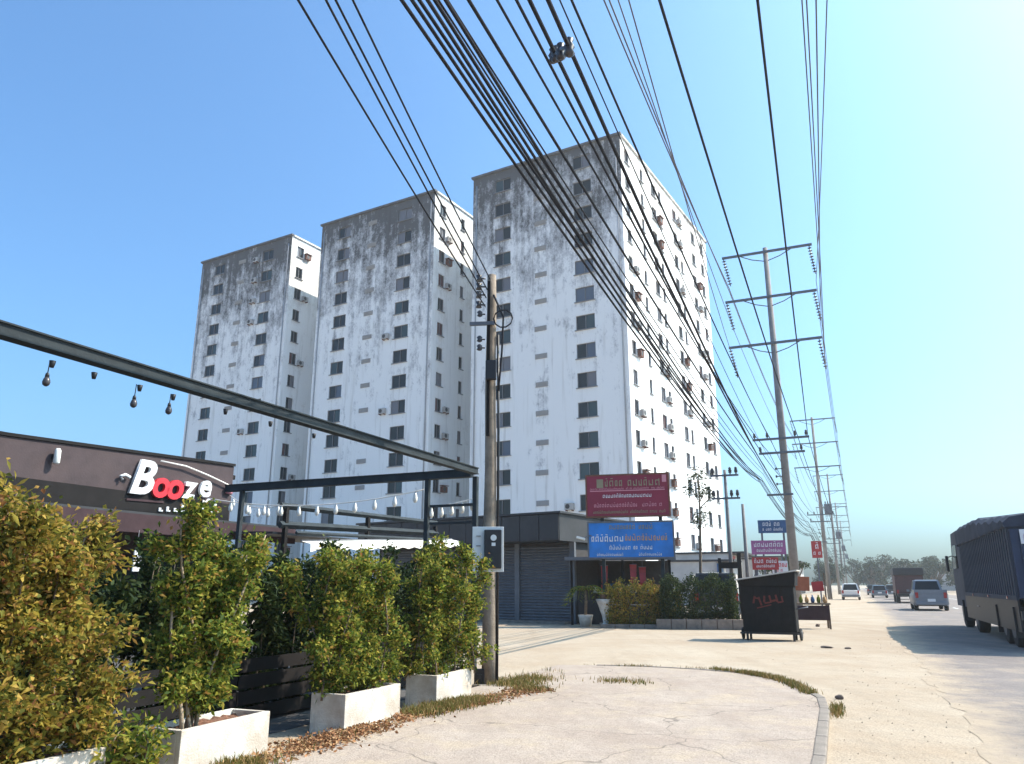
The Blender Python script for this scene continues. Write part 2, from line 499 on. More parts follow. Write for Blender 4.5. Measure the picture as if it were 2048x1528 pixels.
# raised paving slab with a rounded end
arc = [(-0.46, -6), (-0.46, 3), (-0.46, 7.7), (-0.52, 10.6), (-0.60, 11.6), (-0.80, 12.3), (-1.05, 13.0), (-1.32, 13.55), (-1.75, 14.05), (-2.2, 14.35), (-2.75, 14.55),
       (-3.4, 14.62), (-4.1, 14.6), (-4.7, 14.5), (-5.3, 14.3), (-5.3, 10.5), (-4.72, 9), (-4.72, 6), (-4.72, -6)]
mb = MB()
top = [W(o, s_, 0.055) for o, s_ in arc]; low = [W(o, s_, -0.05) for o, s_ in arc]
mb.face(top)
for i in range(len(arc)):
    j = (i + 1) % len(arc)
    mb.face([top[i], top[j], low[j], low[i]])
pav = mb.build('pavement', M['slab'], kind='structure')
# narrow kerb along the slab, block by block
kb = [Vector((*a, 0)) for a in arc[:15]]
mbk = MB(); mbk.box((0, 0, 0), (0.11, 0.94, 0.12), bev=0.012)
kme = mbk.mesh('kerb_block', M['kerbc'])
dist = [0]
for i in range(1, 15):
    dist.append(dist[-1] + (kb[i] - kb[i - 1]).length)
def along(t):
    for i in range(1, 15):
        if t <= dist[i]:
            u = (t - dist[i - 1]) / (dist[i] - dist[i - 1])
            return kb[i - 1].lerp(kb[i], u), (kb[i] - kb[i - 1]).normalized()
    return kb[14], (kb[14] - kb[13]).normalized()
t = 5.6
while t < dist[-1] - .5:
    p, d = along(t)
    q = W(p.x, p.y, 0.004 + random.uniform(-.002, .002))
    dw = W(d.x, d.y)
    o = link('kerb_block', kme, pav, q, math.atan2(dw.y, dw.x) - math.pi / 2)
    t += 0.96

# patio floor of the bar
sheet('patio_floor', [W(o, s_)[:2] for o, s_ in ((-16, -6), (-5.75, -6), (-5.75, 10.0), (-9.0, 13), (-11.5, 24), (-16, 25))], 0.006, M['tile'])

# ------------------------------------------------------------------ leaves and grass
def leaf_mesh(name, pos, axis, length, width, m, fold=0.25):
    """pos, axis (n,3): one folded two-triangle leaf at each point."""
    n = len(pos)
    axis = axis / np.linalg.norm(axis, axis=1, keepdims=True)
    rnd = rng.normal(size=(n, 3))
    side = np.cross(axis, rnd); side /= np.linalg.norm(side, axis=1, keepdims=True)
    nor = np.cross(side, axis)
    Ls = (length * rng.choice([.55, .8, 1.0, 1.35], n, p=[.25, .3, .3, .15]) * rng.uniform(.8, 1.2, n))[:, None]; Ws = (width * rng.uniform(.7, 1.2, n))[:, None]
    b = pos; tip = pos + axis * Ls - np.array([0, 0, 1.0]) * Ls * .15
    mid = pos + axis * Ls * .5
    l = mid + side * Ws * .5 + nor * Ws * fold; r = mid - side * Ws * .5 + nor * Ws * fold
    V = np.stack([b, l, tip, r], 1).reshape(-1, 3)
    base = np.arange(n) * 4
    F = np.stack([base, base + 1, base + 2, base, base + 2, base + 3], 1).reshape(-1, 3)
    me = bpy.data.meshes.new(name)
    me.vertices.add(len(V)); me.vertices.foreach_set('co', V.astype(np.float32).ravel())
    me.loops.add(F.size); me.loops.foreach_set('vertex_index', F.astype(np.int32).ravel())
    me.polygons.add(len(F)); me.polygons.foreach_set('loop_start', np.arange(0, F.size, 3, dtype=np.int32))
    me.update(calc_edges=True); me.validate()
    me.materials.append(m)
    return me

def shrub(loc, rz, L, Wd, H, n, m, label, group, base=0.12, lean=0.0, stems=7, bushy=1.0, leaf=0.07, name='shrub', bare=False):
    root = thing(name, loc, rz, label, 'shrub', group)
    sb = MB(); P = []; A = []
    per = n // (stems * 9)
    for i in range(stems):
        y0 = (i + .5) / stems * L - L / 2 + random.uniform(-.05, .05); x0 = random.uniform(-.3, .3) * Wd
        if bare: y0 = random.uniform(-.28, .05) * L - L * .12; x0 *= .5
        h = H * random.uniform(.78, 1.0)
        ex = random.uniform(-.5, .5) * Wd + lean; ey = y0 * 1.0 + random.uniform(-.12, .12) * L
        if bare: ey = (i + .5) / stems * L * 1.05 - L / 2 + random.uniform(-.05, .05)
        pts = []
        for k in range(9):
            u = k / 8
            pts.append(Vector((x0 + (ex - x0) * u + .05 * math.sin(u * 6 + i), y0 + (ey - y0) * u ** 1.3 + .05 * math.sin(u * 5 + i * 2), u * h)))
        sb.tube(pts, [(.016 if bare else .010) * (1 - .75 * k / 8) + .003 for k in range(9)], 5)
        for tw in range(9):
            u = base + (1 - base) * (tw + random.random()) / 9.0
            c = pts[min(8, int(u * 8))].lerp(pts[min(8, int(u * 8) + 1)], u * 8 - int(u * 8))
            an = random.uniform(0, 2 * math.pi); ln = random.uniform(.12, .34) * bushy * (1.05 - .45 * u)
            d = Vector((math.cos(an), math.sin(an), random.uniform(.15, .8))).normalized()
            e = c + d * ln
            sb.tube([c, c.lerp(e, .5) + Vector((0, 0, .015)), e], [.006, .004, .002], 4)
            tt = rng.uniform(.15, 1.12, per)[:, None]
            q = np.array(c)[None] * (1 - tt) + np.array(e)[None] * tt + rng.normal(size=(per, 3)) * .05 * bushy
            P.append(q); A.append(np.array(d)[None] * .7 + rng.normal(size=(per, 3)) * .7 + np.array([0, 0, .1]))
    sb.build('stem', M['bark_pale' if bare else 'bark'], root)
    P = np.concatenate(P); A = np.concatenate(A)
    k = P[:, 2] > .02
    link('crown', leaf_mesh('crown', P[k], A[k], leaf, leaf * .5, m), root)
    return root

def blades(name, pts, h, m, spread=.35, label=None, wid=.006, kind='stuff'):
    n = len(pts)
    P = np.asarray(pts, float)
    d = rng.normal(size=(n, 2)) * spread
    hh = h * rng.uniform(.4, 1.2, n)
    an = rng.uniform(0, 2 * math.pi, n)
    sx, sy = np.cos(an) * wid, np.sin(an) * wid
    b0 = P + np.stack([sx, sy, 0 * sx], 1); b1 = P - np.stack([sx, sy, 0 * sx], 1)
    md = P + np.stack([d[:, 0] * hh * .35, d[:, 1] * hh * .35, hh * .6], 1)
    m0 = md + np.stack([sx, sy, 0 * sx], 1) * .7; m1 = md - np.stack([sx, sy, 0 * sx], 1) * .7
    tp = P + np.stack([d[:, 0] * hh, d[:, 1] * hh, hh], 1)
    V = np.stack([b0, b1, m1, m0, tp], 1).reshape(-1, 3)
    faces = []
    for i in range(n):
        q = i * 5
        faces += [(q, q + 1, q + 2, q + 3), (q + 3, q + 2, q + 4)]
    me = bpy.data.meshes.new(name); me.from_pydata(V.tolist(), [], faces); me.update()
    me.materials.append(m)
    return link(name, me, label=label, kind=kind)

# ------------------------------------------------------------------ apartment towers
TB = R(-30.4)
TOW_N = Vector((math.cos(TB), math.sin(TB), 0))
FLOORS, FH, ZTOP = 15, 2.81, 44.0
Wd, Dp = 17.0, 28.3
zc = [42.3 - FH * k for k in range(FLOORS)]

def facade(mb, A, axis, width, cols, rows, depth_dir, rec, mi, ztop):
    """a wall sheet with real openings; A = lower corner, axis = unit vector along the wall."""
    xs = sorted(set([0, width] + [c for w in cols for c in w[:2]]))
    holes = {}
    zs = sorted(set([0, ztop] + [z for r_ in rows for z in r_]))
    for i in range(len(xs) - 1):
        for j in range(len(zs) - 1):
            xm, zm = (xs[i] + xs[i + 1]) / 2, (zs[j] + zs[j + 1]) / 2
            hole = False
            for c in cols:
                if c[0] < xm < c[1]:
                    for r_ in rows:
                        if r_[0] < zm < r_[1]: hole = True
            p = [A + axis * xs[i] + Vector((0, 0, zs[j])), A + axis * xs[i + 1] + Vector((0, 0, zs[j])),
                 A + axis * xs[i + 1] + Vector((0, 0, zs[j + 1])), A + axis * xs[i] + Vector((0, 0, zs[j + 1]))]
            if not hole:
                mb.face(p, mi)
            else:
                q = [v + depth_dir * rec for v in p]
                for k in range(4):
                    mb.face([p[k], p[(k + 1) % 4], q[(k + 1) % 4], q[k]], mi)

PANES = ['dark+dark', 'dark+mid', 'mid+dark', 'curtain+dark', 'dark+curtain', 'curtain+curtain', 'red+dark', 'red+red', 'blue+blue', 'dark+blue']
def win_meshes(w, h):
    f = MB(); t_ = .05
    f.box((0, .03, h / 2 - t_ / 2), (w, .08, t_)); f.box((0, .03, -h / 2 + t_ / 2), (w, .08, t_))
    f.box((-w / 2 + t_ / 2, .03, 0), (t_, .08, h - 2 * t_)); f.box((w / 2 - t_ / 2, .03, 0), (t_, .08, h - 2 * t_))
    if w > 1: f.box((0, .03, 0), (.05, .07, h - 2 * t_))
    f.box((0, -.12, -h / 2 - .04), (w + .2, .24, .07))
    pn = MB(); q = -h * .5
    pn.face([(-w / 2, .06, q), (0, .06, q), (0, .06, h / 2), (-w / 2, .06, h / 2)], 0)
    pn.face([(0, .085, q), (w / 2, .085, q), (w / 2, .085, h / 2), (0, .085, h / 2)], 1)
    return f.mesh('window', M['wframe']), {k: pn.mesh('pane', [M['pane_' + k.split('+')[0]], M['pane_' + k.split('+')[1]]]) for k in PANES}

WIN = {}
def window(parent, loc, rz, w, h, pk):
    key = (round(w, 2), round(h, 2))
    if key not in WIN: WIN[key] = win_meshes(w, h)
    f, ps = WIN[key]
    o = link('window', f, parent, loc, rz)
    link('pane', ps[pk], o)
    return o

lv = MB()
lv.box((0, .0, 0), (1.3, .04, .5))
for k in range(4): lv.box((0, -.04, -.19 + k * .125), (1.3, .06, .03), rx=.5)
LOUV = lv.mesh('vent_louvre', M['louvre'])
ac = MB(); ac.box((0, -.2, 0), (.85, .34, .6), bev=.02); 
ac.tube([(-.12, -.372, 0), (-.12, -.385, 0)], .22, 12, 1)
ac.box((-.3, -.2, -.36), (.05, .4, .1), mi=2); ac.box((.3, -.2, -.36), (.05, .4, .1), mi=2)
ACM = ac.mesh('air_conditioner', [M['acwhite'], M['acdark'], M['rust']])
ac2 = MB(); ac2.box((0, -.2, 0), (.85, .34, .6), bev=.02, mi=0); ac2.tube([(-.12, -.372, 0), (-.12, -.385, 0)], .22, 12, 1)
ac2.box((0, -.24, .4), (1.0, .5, .05), mi=2)
ACR = ac2.mesh('air_conditioner', [M['rust'], M['acdark'], M['rust']])
RIGHT_COLS = [(1.0, 2.1), (5.2, 5.9), (8.4, 9.7), (10.6, 11.4), (15.2, 16.5), (17.4, 18.2), (22.0, 23.3), (25.6, 26.8)]
FRONT_COLS = [(2.75, 4.65), (11.85, 13.8)]          # from the left end of the shaded face

def tower(k, label, ncols):
    c = Vector((10.5, 66, 0)) - TOW_N * 22.1 * k
    root = thing('apartment_tower', c, TB, label, 'apartment tower', 'three apartment towers in a row')
    X, Y, Z = Vector((1, 0, 0)), Vector((0, 1, 0)), Vector((0, 0, 1))
    mb = MB()
    rows = [(z - .72, z + .72) for z in zc]
    facade(mb, Vector((-Wd, 0, 0)), X, Wd, FRONT_COLS, rows, Y, .22, 0, ZTOP)
    # rear and left sides
    mb.face([(-Wd, 0, 0), (-Wd, Dp, 0), (-Wd, Dp, ZTOP), (-Wd, 0, ZTOP)], 0)
    mb.face([(-Wd, Dp, 0), (0, Dp, 0), (0, Dp, ZTOP), (-Wd, Dp, ZTOP)], 1)
    mb.face([(-Wd, 0, ZTOP - .6), (0, 0, ZTOP - .6), (0, Dp, ZTOP - .6), (-Wd, Dp, ZTOP - .6)], 0)
    facade(mb, Vector((0, 0, 0)), Y, Dp, RIGHT_COLS, rows, -X, .22, 1, ZTOP)
    me = mb.mesh('wall', [M['stained'], M['facade']])
    link('wall', me, root)
    # coping round the roof edge
    cp = MB()
    cp.box((-Wd / 2, -.06, ZTOP + .1), (Wd + .3, .34, .22)); cp.build('coping', M['coping'], root)
    cp = MB(); cp.box((-Wd / 2, Dp + .06, ZTOP + .1), (Wd + .3, .34, .22)); cp.build('coping', M['coping'], root)
    cs = MB()
    cs.box((.01, Dp / 2, ZTOP + .1), (.3, Dp - .4, .22)); cs.build('coping', M['facade'], root)
    cs = MB(); cs.box((-Wd - .01, Dp / 2, ZTOP + .1), (.3, Dp - .4, .22)); cs.build('coping', M['facade'], root)
    # narrow floor-line drip bands on the shaded face
    rnd = random.Random(5 + k)
    for fi, z in enumerate(zc):
        for (a, b) in FRONT_COLS:
            pk = rnd.choices(PANES, [.42, .12, .1, .09, .08, .06, .0, .0, .06, .07])[0]
            window(root, (-Wd + (a + b) / 2, .1, z), 0, b - a, 1.44, pk)
        link('vent_louvre', LOUV, root, (-Wd + 8.1 + rnd.uniform(-.05, .05), -.03, z + .15))
        if rnd.random() < .22:
            link('air_conditioner', ACM, root, (-Wd + 10.9, -.01, z - .3), 0)
        for ci, (a, b) in enumerate(RIGHT_COLS[:ncols]):
            pk = rnd.choices(PANES, [.35, .08, .05, .1, .08, .06, .1, .14, .02, .02])[0]
            window(root, (-.1, (a + b) / 2, z), R(90), b - a, 1.44, pk)
            if ci in (0, 2, 4, 6) and rnd.random() < .55:
                link('air_conditioner', ACR if rnd.random() < .45 else ACM, root, (.01, b + .55, z - .35), R(90))
    # down pipes on the face corner
    pp = MB(); pp.tube([(-.45, -.09, 0), (-.45, -.09, ZTOP - 1)], .07, 6)
    pp.build('down_pipe', M['louvre'], root)
    pp = MB(); pp.tube([(-Wd + .5, -.09, 0), (-Wd + .5, -.09, ZTOP - 1)], .07, 6)
    pp.build('down_pipe', M['louvre'], root)
    return root
tower(0, 'nearest, largest white apartment tower, its sunlit side rising behind the maroon billboard', 8)
tower(1, 'middle white apartment tower between its two twins, roof corner touched by sun', 4)
tower(2, 'farthest white apartment tower, leftmost of the row', 3)

# ------------------------------------------------------------------ high poles
def arm_insulator_string(mb, p, q):
    p, q = Vector(p), Vector(q)
    mb.tube([p, q], .025, 5)
    for k in range(9):
        c = p.lerp(q, (k + .8) / 9.6)
        d = (q - p).normalized() * .03
        mb.tube([c - d, c, c + d], [.05, .12, .05], 8)
def post_ins(mb, x, y, z):
    mb.lathe([(.03, 0), (.03, .06), (.085, .08), (.06, .13), (.085, .16), (.05, .22), (.07, .26), (.03, .32)], (x, y, z), 8)

POLE_O = -2.87
def high_pole(s_, label):
    root = thing('power_pole', W(POLE_O, s_), -TH, label, 'power pole', 'tall power poles along the road')
    mb = MB(); mb.tube([(0, 0, 0), (0, 0, 20.0)], [.24, .13], 12); mb.build('pole', M['conc_pole'], root)
    for z in (19.7, 17.0, 14.3):
        a = MB(); a.box((0.05, -.18, z), (4.85, .10, .13)); a.build('crossarm', M['steel'], root)
        b = MB()
        for sx in (-1, 1):
            b.tube([(sx * .1, -.16, z - .55), (sx * .75, -.16, z - .36), (sx * 1.35, -.16, z - .06)], .03, 5)
        b.build('brace', M['steel'], root)
        for x0, x1 in ((-2.3, -2.02), (2.32, 2.50)):
            i_ = MB(); arm_insulator_string(i_, (x0, -.18, z - .06), (x1, -.15, z - 1.75)); i_.build('insulator_string', M['ins'], root)
    for z, xs in ((9.0, (-1.4, -.75, .65, 1.2)), (8.25, (-1.15, .9))):
        a = MB(); a.box((-.08, -.2, z), (2.85 if z > 8.5 else 2.3, .1, .11)); a.build('crossarm', M['steel'], root)
        for x in xs:
            i_ = MB(); post_ins(i_, x, -.2, z + .05); i_.build('insulator', M['ins'], root)
    a = MB(); a.box((-.35, -.22, 6.05), (1.3, .1, .1)); a.build('crossarm', M['steel'], root)
    for z in (6.6, 7.0, 7.4):
        b = MB(); b.tube([(-.45, -.22, z), (-.12, -.2, z)], .025, 5); b.tube([(-.45, -.22, z - .06), (-.45, -.22, z + .06)], .05, 6); b.build('spool_insulator', M['ins'], root)
    if s_ > 60:
        t_ = MB(); t_.box((.75, 0, 9.6), (.8, .7, 1.1), bev=.05)
        for x in (.5, .75, 1.0): post_ins(t_, x, 0, 10.15)
        t_.build('transformer', M['steel'], root)
    return root
PS = [42.46, 92, 142, 194, 250]
PL = ['nearest tall concrete power pole with three crossarms, standing behind the black food cart',
      'second tall power pole along the road, just right of the nearest one',
      'third tall power pole along the road, crossarms overlapping the clutter of signs',
      'fourth tall power pole along the road, small and far away',
      'farthest tall power pole of the roadside row']
for s_, l_ in zip(PS, PL): high_pole(s_, l_)

# ------------------------------------------------------------------ wires
WIRES = [(-2.07, 6.2, -4.2, 7.0, 1.0, 0.032), (-2.08, 6.24, -4.14, 6.87, 0.95, 0.032), (-2.11, 6.28, -4.08, 6.9, 0.9, 0.032), (-1.91, 6.2, -4.2, 6.77, 1.0, 0.032), (-1.94, 6.24, -4.14, 6.8, 0.95, 0.032), (-1.94, 6.28, -4.08, 6.67, 0.9, 0.032), (-2.54, 7.2, -4.0, 7.2, 0.8, 0.016), (-2.63, 7.4, -4.0, 7.4, 0.7, 0.016), (-2.95, 8.3, -4.35, 8.3, 0.5, 0.034), (-2.63, 8.3, -3.6, 8.3, 0.9, 0.024), (-1.84, 7.1, -3.2, 7.1, 0.9, 0.022), (-1.82, 7.6, -3.9, 7.6, 0.6, 0.034), (-1.34, 7, -3.6, 7, 0.8, 0.032), (-1.55, 7.6, -3.4, 7.6, 0.8, 0.012), (-2.06, 9.1, -3.5, 9.1, 0.7, 0.026), (-4.52, 17.9, -5.0, 17.9, 0.8, 0.035), (-4.14, 17.7, -5.0, 17.7, 0.8, 0.035), (-2.68, 15.3, -4.9, 15.3, 0.8, 0.025), (-1.43, 12.7, -4.85, 12.7, 0.8, 0.022), (-1.23, 9.1, -2.1, 9.1, 0.7, 0.03), (0.19, 9.1, -1.6, 9.1, 0.7, 0.03), (0.57, 12.8, -0.4, 12.8, 0.8, 0.022), (0.69, 12.6, -0.4, 12.6, 0.8, 0.022), (1.34, 15.3, -0.4, 15.3, 0.8, 0.03), (2.33, 17.6, -0.38, 17.6, 0.8, 0.028)]
ORD = ['first', 'second', 'third', 'fourth', 'fifth', 'sixth', 'seventh', 'eighth', 'ninth', 'tenth', 'eleventh', 'twelfth', 'thirteenth', 'fourteenth', 'fifteenth']
def span(w, s0, s1, n):
    o0, h0, o1, h1, sag = w
    out = []
    for i in range(n + 1):
        t_ = i / n
        out.append(W(o0 + (o1 - o0) * t_, s0 + (s1 - s0) * t_, h0 + (h1 - h0) * t_ - 4 * sag * t_ * (1 - t_)))
    return out
for i, w in enumerate(WIRES):
    if i < 6: w = (w[0] + (i - 2) * .02, w[1] + .03 * (i % 2), w[2] + (i - 3) * .04, w[3] + .05 * (i % 3), w[4], w[5])
    pts = span(w[:5], -8, 42.46, 26)
    for a, b in zip(PS[:-1], PS[1:]):
        pts += span((w[2], w[3], w[2], w[3], .9), a, b, 12)[1:]
    if i < 6:
        lab = ORD[i] + ' cable from the left in the thick black bundle crossing the nearest tower'
        nm, grp, cat = 'bundled_cable', 'thick bundle of black cables', 'cable'
    elif i < 15:
        lab = ORD[i - 6] + ' separate black line right of the thick bundle, counted along the top edge'
        nm, grp, cat = 'power_line', 'lines slung between the bundle and the roof corner', 'power line'
    elif i < 19:
        lab = ORD[i - 15] + ' of four thin lines running to the left arms of the tall pole'
        nm, grp, cat = 'power_line', 'lines on the left arms of the tall pole', 'power line'
    elif i < 21:
        lab = ('left' if i == 19 else 'right') + ' one of two dark lines crossing between the arms of the nearest tall pole'
        nm, grp, cat = 'power_line', 'two dark lines over the tall pole', 'power line'
    else:
        lab = ORD[i - 21] + ' of four nearly upright lines running to the right arms of the tall pole'
        nm, grp, cat = 'power_line', 'lines on the right arms of the tall pole', 'power line'
    mb = MB(); mb.tube(pts, w[5] * (.5 if i < 6 else .68), 5)
    mb.build(nm, M['cable'] if i < 15 or i in (19, 20) else M['bare'], label=lab, cat=cat, group=grp)
# spacer clamp on two of the lines
i0 = WIRES[11]; i1 = WIRES[12]
def on_wire(w, s_):
    t_ = (s_ + 8) / 50.46
    return W(w[0] + (w[2] - w[0]) * t_, s_, w[1] + (w[3] - w[1]) * t_ - 4 * w[4] * t_ * (1 - t_))
pa, pb = on_wire(i0, 6.75), on_wire(i1, 5.82)
rt = thing('cable_spacer', pa, 0, 'knobbly dark cable spacer clamped across two lines near the top edge', 'cable spacer')
q = pb - pa
mb = MB()
mb.tube([(0, 0, 0), q * .5 + Vector((0, 0, .03)), q], .022, 6); mb.tube([q * -.25, (0, 0, 0)], .022, 6)
mb.build('bar', M['ins'], rt)
for f_ in (-.25, 0, .4, 1.0):
    mb = MB(); mb.lathe([(.02, -.1), (.055, -.07), (.035, -.03), (.055, 0), (.03, .05), (.045, .08), (.015, .11)], tuple(q * f_), 8)
    mb.build('insulator', M['ins'], rt)

# ------------------------------------------------------------------ short pole with meter box
PX = W(-5.28, 11.2)
rt = thing('service_pole', PX, R(-6), 'short brown weathered service pole standing beside the last planter', 'pole')
mb = MB()
pts = [Vector((0.008 * math.sin(k * 1.3), 0.006 * math.cos(k), 6.7 * k / 12)) for k in range(13)]
mb.tube(pts, [.115 - .0032 * k for k in range(13)], 12)
mb.build('pole', M['old_pole'], rt)
mb = MB(); mb.box((-.03, -.105, 5.2), (.05, .04, 2.7)); mb.build('cable_channel', M['bar_dark'], rt)
mb = MB(); mb.tube([(.13, -.02, .1), (.135, -.02, 4.0), (.12, -.02, 5.6)], .022, 6); mb.build('conduit', M['black'], rt)
mb = MB(); mb.box((-.14, -.12, 5.78), (.42, .05, .06)); mb.build('bracket', M['steel'], rt)
for z in (6.12, 6.3, 6.45, 6.6):
    mb = MB(); mb.tube([(-.09, -.11, z), (-.2, -.13, z)], .016, 5); mb.tube([(-.2, -.13, z - .05), (-.2, -.13, z), (-.2, -.13, z + .05)], [.055, .03, .055], 8)
    mb.build('spool_insulator', M['ins'], rt)
for z in (5.95, 5.5, 5.35):
    mb = MB(); mb.tube([(-.09, -.11, z), (-.17, -.13, z)], .014, 5); mb.lathe([(.02, -.05), (.05, -.03), (.03, 0), (.05, .03), (.02, .06)], (-.18, -.13, z), 8)
    mb.build('insulator', M['ins'], rt)
mb = MB(); mb.box((.02, -.14, 4.95), (.18, .09, .34), bev=.02); mb.build('junction_box', M['black'], rt)
mb = MB()
for k in range(1):
    mb.tube([(.02 + .16 * math.cos(a / 10 * math.pi * 2) + .2, -.14 - .012 * k, 5.85 - .2 * k * 0 + .16 * math.sin(a / 10 * math.pi * 2) - k * .45) for a in range(11)], .014, 5)
mb.build('cable_coil', M['cable'], rt)
mb = MB(); mb.tube([(.14, -.1, 4.6), (.2, -.12, 5.3), (.22, -.1, 5.9), (.05, -.1, 6.3)], .018, 5); mb.build('service_cable', M['cable'], rt)
mb = MB(); mb.box((0, 0, .03), (.45, .4, .06), bev=.01); mb.build('footing', M['kerbc'], rt)
mb = MB(); mb.box((-.13, -.05, .16), (.16, .1, .22), bev=.01); mb.box((-.13, -.11, .16), (.08, .03, .08)); mb.build('base_bracket', M['black'], rt)

rt = thing('meter_box', PX + Vector((-.02, -.17, 2.04)), R(2), 'white meter board with a black electric meter cabinet strapped to the short pole', 'meter box')
mb = MB(); mb.box((0, 0, 0), (.49, .03, .69), bev=.006); mb.build('board', M['meterw'], rt)
mb = MB(); mb.box((.075, -.055, .0), (.27, .08, .59), bev=.015); mb.build('cabinet', M['black'], rt)
mb = MB(); mb.tube([(.085, -.10, .17), (.085, -.115, .17)], .048, 12); mb.build('meter_dial', M['meterw'], rt)
mb = MB(); mb.box((.085, -.1, .07), (.06, .015, .05)); mb.build('label_plate', M['meterw'], rt)
for z in (.2, .05, -.2):
    mb = MB(); mb.box((-.15, -.02, z), (.07, .015, .012)); mb.build('screw_strip', M['steel'], rt)

LOW = [(-0.48, 6.15, -5.4, 6.15, 0.25), (-0.13, 6.3, -5.38, 6.3, 0.25), (-0.15, 6.45, -5.36, 6.45, 0.25), (-0.07, 6.62, -5.3, 6.62, 0.25)]
for i, w in enumerate(LOW):
    mb = MB(); mb.tube(span(w, -8, 11.2, 20), .011, 5)
    mb.build('service_line', M['cable'], label=ORD[i] + ' from the left of four thin lines dropping to the short brown pole', cat='power line', group='thin lines to the short pole')

# ------------------------------------------------------------------ planters and shrubs
pm = MB()
LY, LX, PH, TK = 1.05, .44, .40, .05
for sx in (-1, 1): pm.box((sx * (LX / 2 - TK / 2), 0, PH / 2), (TK, LY, PH), bev=.008)
for sy in (-1, 1): pm.box((0, sy * (LY / 2 - TK / 2), PH / 2), (LX - 2 * TK, TK, PH), bev=.008)
PME = pm.mesh('trough', M['planter'])
so = bmesh.new()
bmesh.ops.create_grid(so, x_segments=8, y_segments=16, size=.5)
for v in so.verts:
    v.co = Vector((v.co.x * (LX - 2 * TK), v.co.y * (LY - 2 * TK), .345 + random.uniform(-.012, .03)))
SOI = bpy.data.meshes.new('soil'); so.to_mesh(SOI); so.free(); SOI.materials.append(M['soil'])
PLS = [(3.72, 'white concrete planter in the bottom left corner, almost hidden by drooping yellow leaves', 0),
       (5.42, 'largest looking white planter, second from the left, holding a bare-trunked green shrub', 1.5),
       (7.62, 'third white planter, its foot in tufts of dry grass', -1),
       (9.50, 'fourth white planter, nearest to the short brown pole', 2)]
for s_, l_, rot in PLS:
    r_ = thing('planter', W(-5.19, s_), -TH + R(rot), l_, 'planter', 'row of white planters')
    link('trough', PME, r_); link('soil', SOI, r_)
G1 = 'shrubs in the white planters'
G2 = 'shrubs in the shaded back row'
def ps(s_, z=.33): return W(-5.19, s_, z)
shrub(ps(3.66), -TH, 1.15, .78, 1.76, 28000, M['leaf_yellow'], 'yellow and brown shrub filling the left edge, in the corner planter', G1, base=.02, stems=9, bushy=1.2, leaf=.058)
shrub(ps(5.42), -TH, 1.15, .7, 1.80, 21000, M['leaf_green'], 'fresh green shrub on a pale bare trunk, in the second planter', G1, base=.12, stems=6, bare=True, leaf=.058)
shrub(ps(7.62), -TH, 1.3, .8, 1.66, 24000, M['leaf_green'], 'olive green shrub full to its base, in the third planter', G1, base=.02, stems=9, leaf=.06)
shrub(ps(9.5), -TH, 1.35, .8, 1.66, 21000, M['leaf_green'], 'dense green shrub beside the meter box, in the fourth planter', G1, base=.02, stems=9, leaf=.06)
shrub(W(-5.3, 2.55, 0), -TH, .9, .8, 1.95, 16000, M['leaf_yellow'], 'yellow shrub cut by the left picture edge', G1, base=.02, stems=7, bushy=1.2)
shrub(W(-5.02, 4.42, 0), -TH, .42, .36, .5, 1500, M['leaf_green'], 'low bright green bush between the first two planters', None, base=.05, stems=5)
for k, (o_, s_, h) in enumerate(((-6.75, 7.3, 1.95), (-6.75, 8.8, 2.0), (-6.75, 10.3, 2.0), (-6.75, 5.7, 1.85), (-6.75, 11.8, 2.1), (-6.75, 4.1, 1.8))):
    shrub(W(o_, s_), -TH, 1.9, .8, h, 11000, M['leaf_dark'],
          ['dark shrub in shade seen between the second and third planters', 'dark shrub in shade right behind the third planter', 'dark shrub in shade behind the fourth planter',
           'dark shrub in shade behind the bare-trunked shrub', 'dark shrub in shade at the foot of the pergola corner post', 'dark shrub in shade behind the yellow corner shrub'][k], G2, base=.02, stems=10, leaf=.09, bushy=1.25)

# ------------------------------------------------------------------ weeds and dry grass
def strip_points(path, wid, n, z=0.0, clump=0.0):
    # clumps of unequal width along the path
    P = []
    seg = [(Vector(path[i]), Vector(path[i + 1])) for i in range(len(path) - 1)]
    ln = [(b - a).length for a, b in seg]; tot = sum(ln)
    cl = [random.uniform(0, tot) for _ in range(max(2, int(tot * 1.3)))]
    while len(P) < n:
        t_ = random.choice(cl) + random.gauss(0, .17) if random.random() < clump else random.uniform(0, tot)
        if not 0 <= t_ <= tot: continue
        i = 0
        while i < len(seg) - 1 and t_ > ln[i]: t_ -= ln[i]; i += 1
        a, b = seg[i]; d = (b - a).normalized(); p = a + d * t_ + Vector((-d.y, d.x)) * random.gauss(0, wid)
        P.append((*W(p.x, p.y)[:2], z))
    return P
p1 = [(-4.78, 5.1), (-4.82, 6.4), (-4.82, 7.6), (-4.78, 8.8), (-4.55, 9.9), (-4.35, 10.9)]
M['dead_leaf'] = leaf_mat('dead_leaves', [(0, (0.16, 0.07, 0.035)), (0.5, (0.34, 0.16, 0.07)), (1, (0.42, 0.28, 0.15))], 0.1)
lp = np.array(strip_points(p1, .13, 5200, .064, .55)); lp[:, 2] += rng.uniform(0, .02, len(lp))
la = rng.normal(size=(len(lp), 3)); la[:, 2] *= .12
link('leaf_litter', leaf_mesh('leaf_litter', lp, la, .05, .028, M['dead_leaf']), label='red-brown dry leaf litter along the foot of the planters', kind='stuff')
blades('dry_grass', strip_points(p1, .13, 4200, .055, .97), .085, M['grass'], label='tufts of dry green-brown grass along the foot of the planters')
p2 = [(-2.5, 14.56), (-1.9, 14.2), (-1.4, 13.65), (-1.1, 13.05), (-.85, 12.3), (-.72, 11.9)]
blades('dry_grass', strip_points(p2, .05, 3200, .05, .4), .075, M['grass'], label='dark curved line of dry grass along the rounded pavement end')
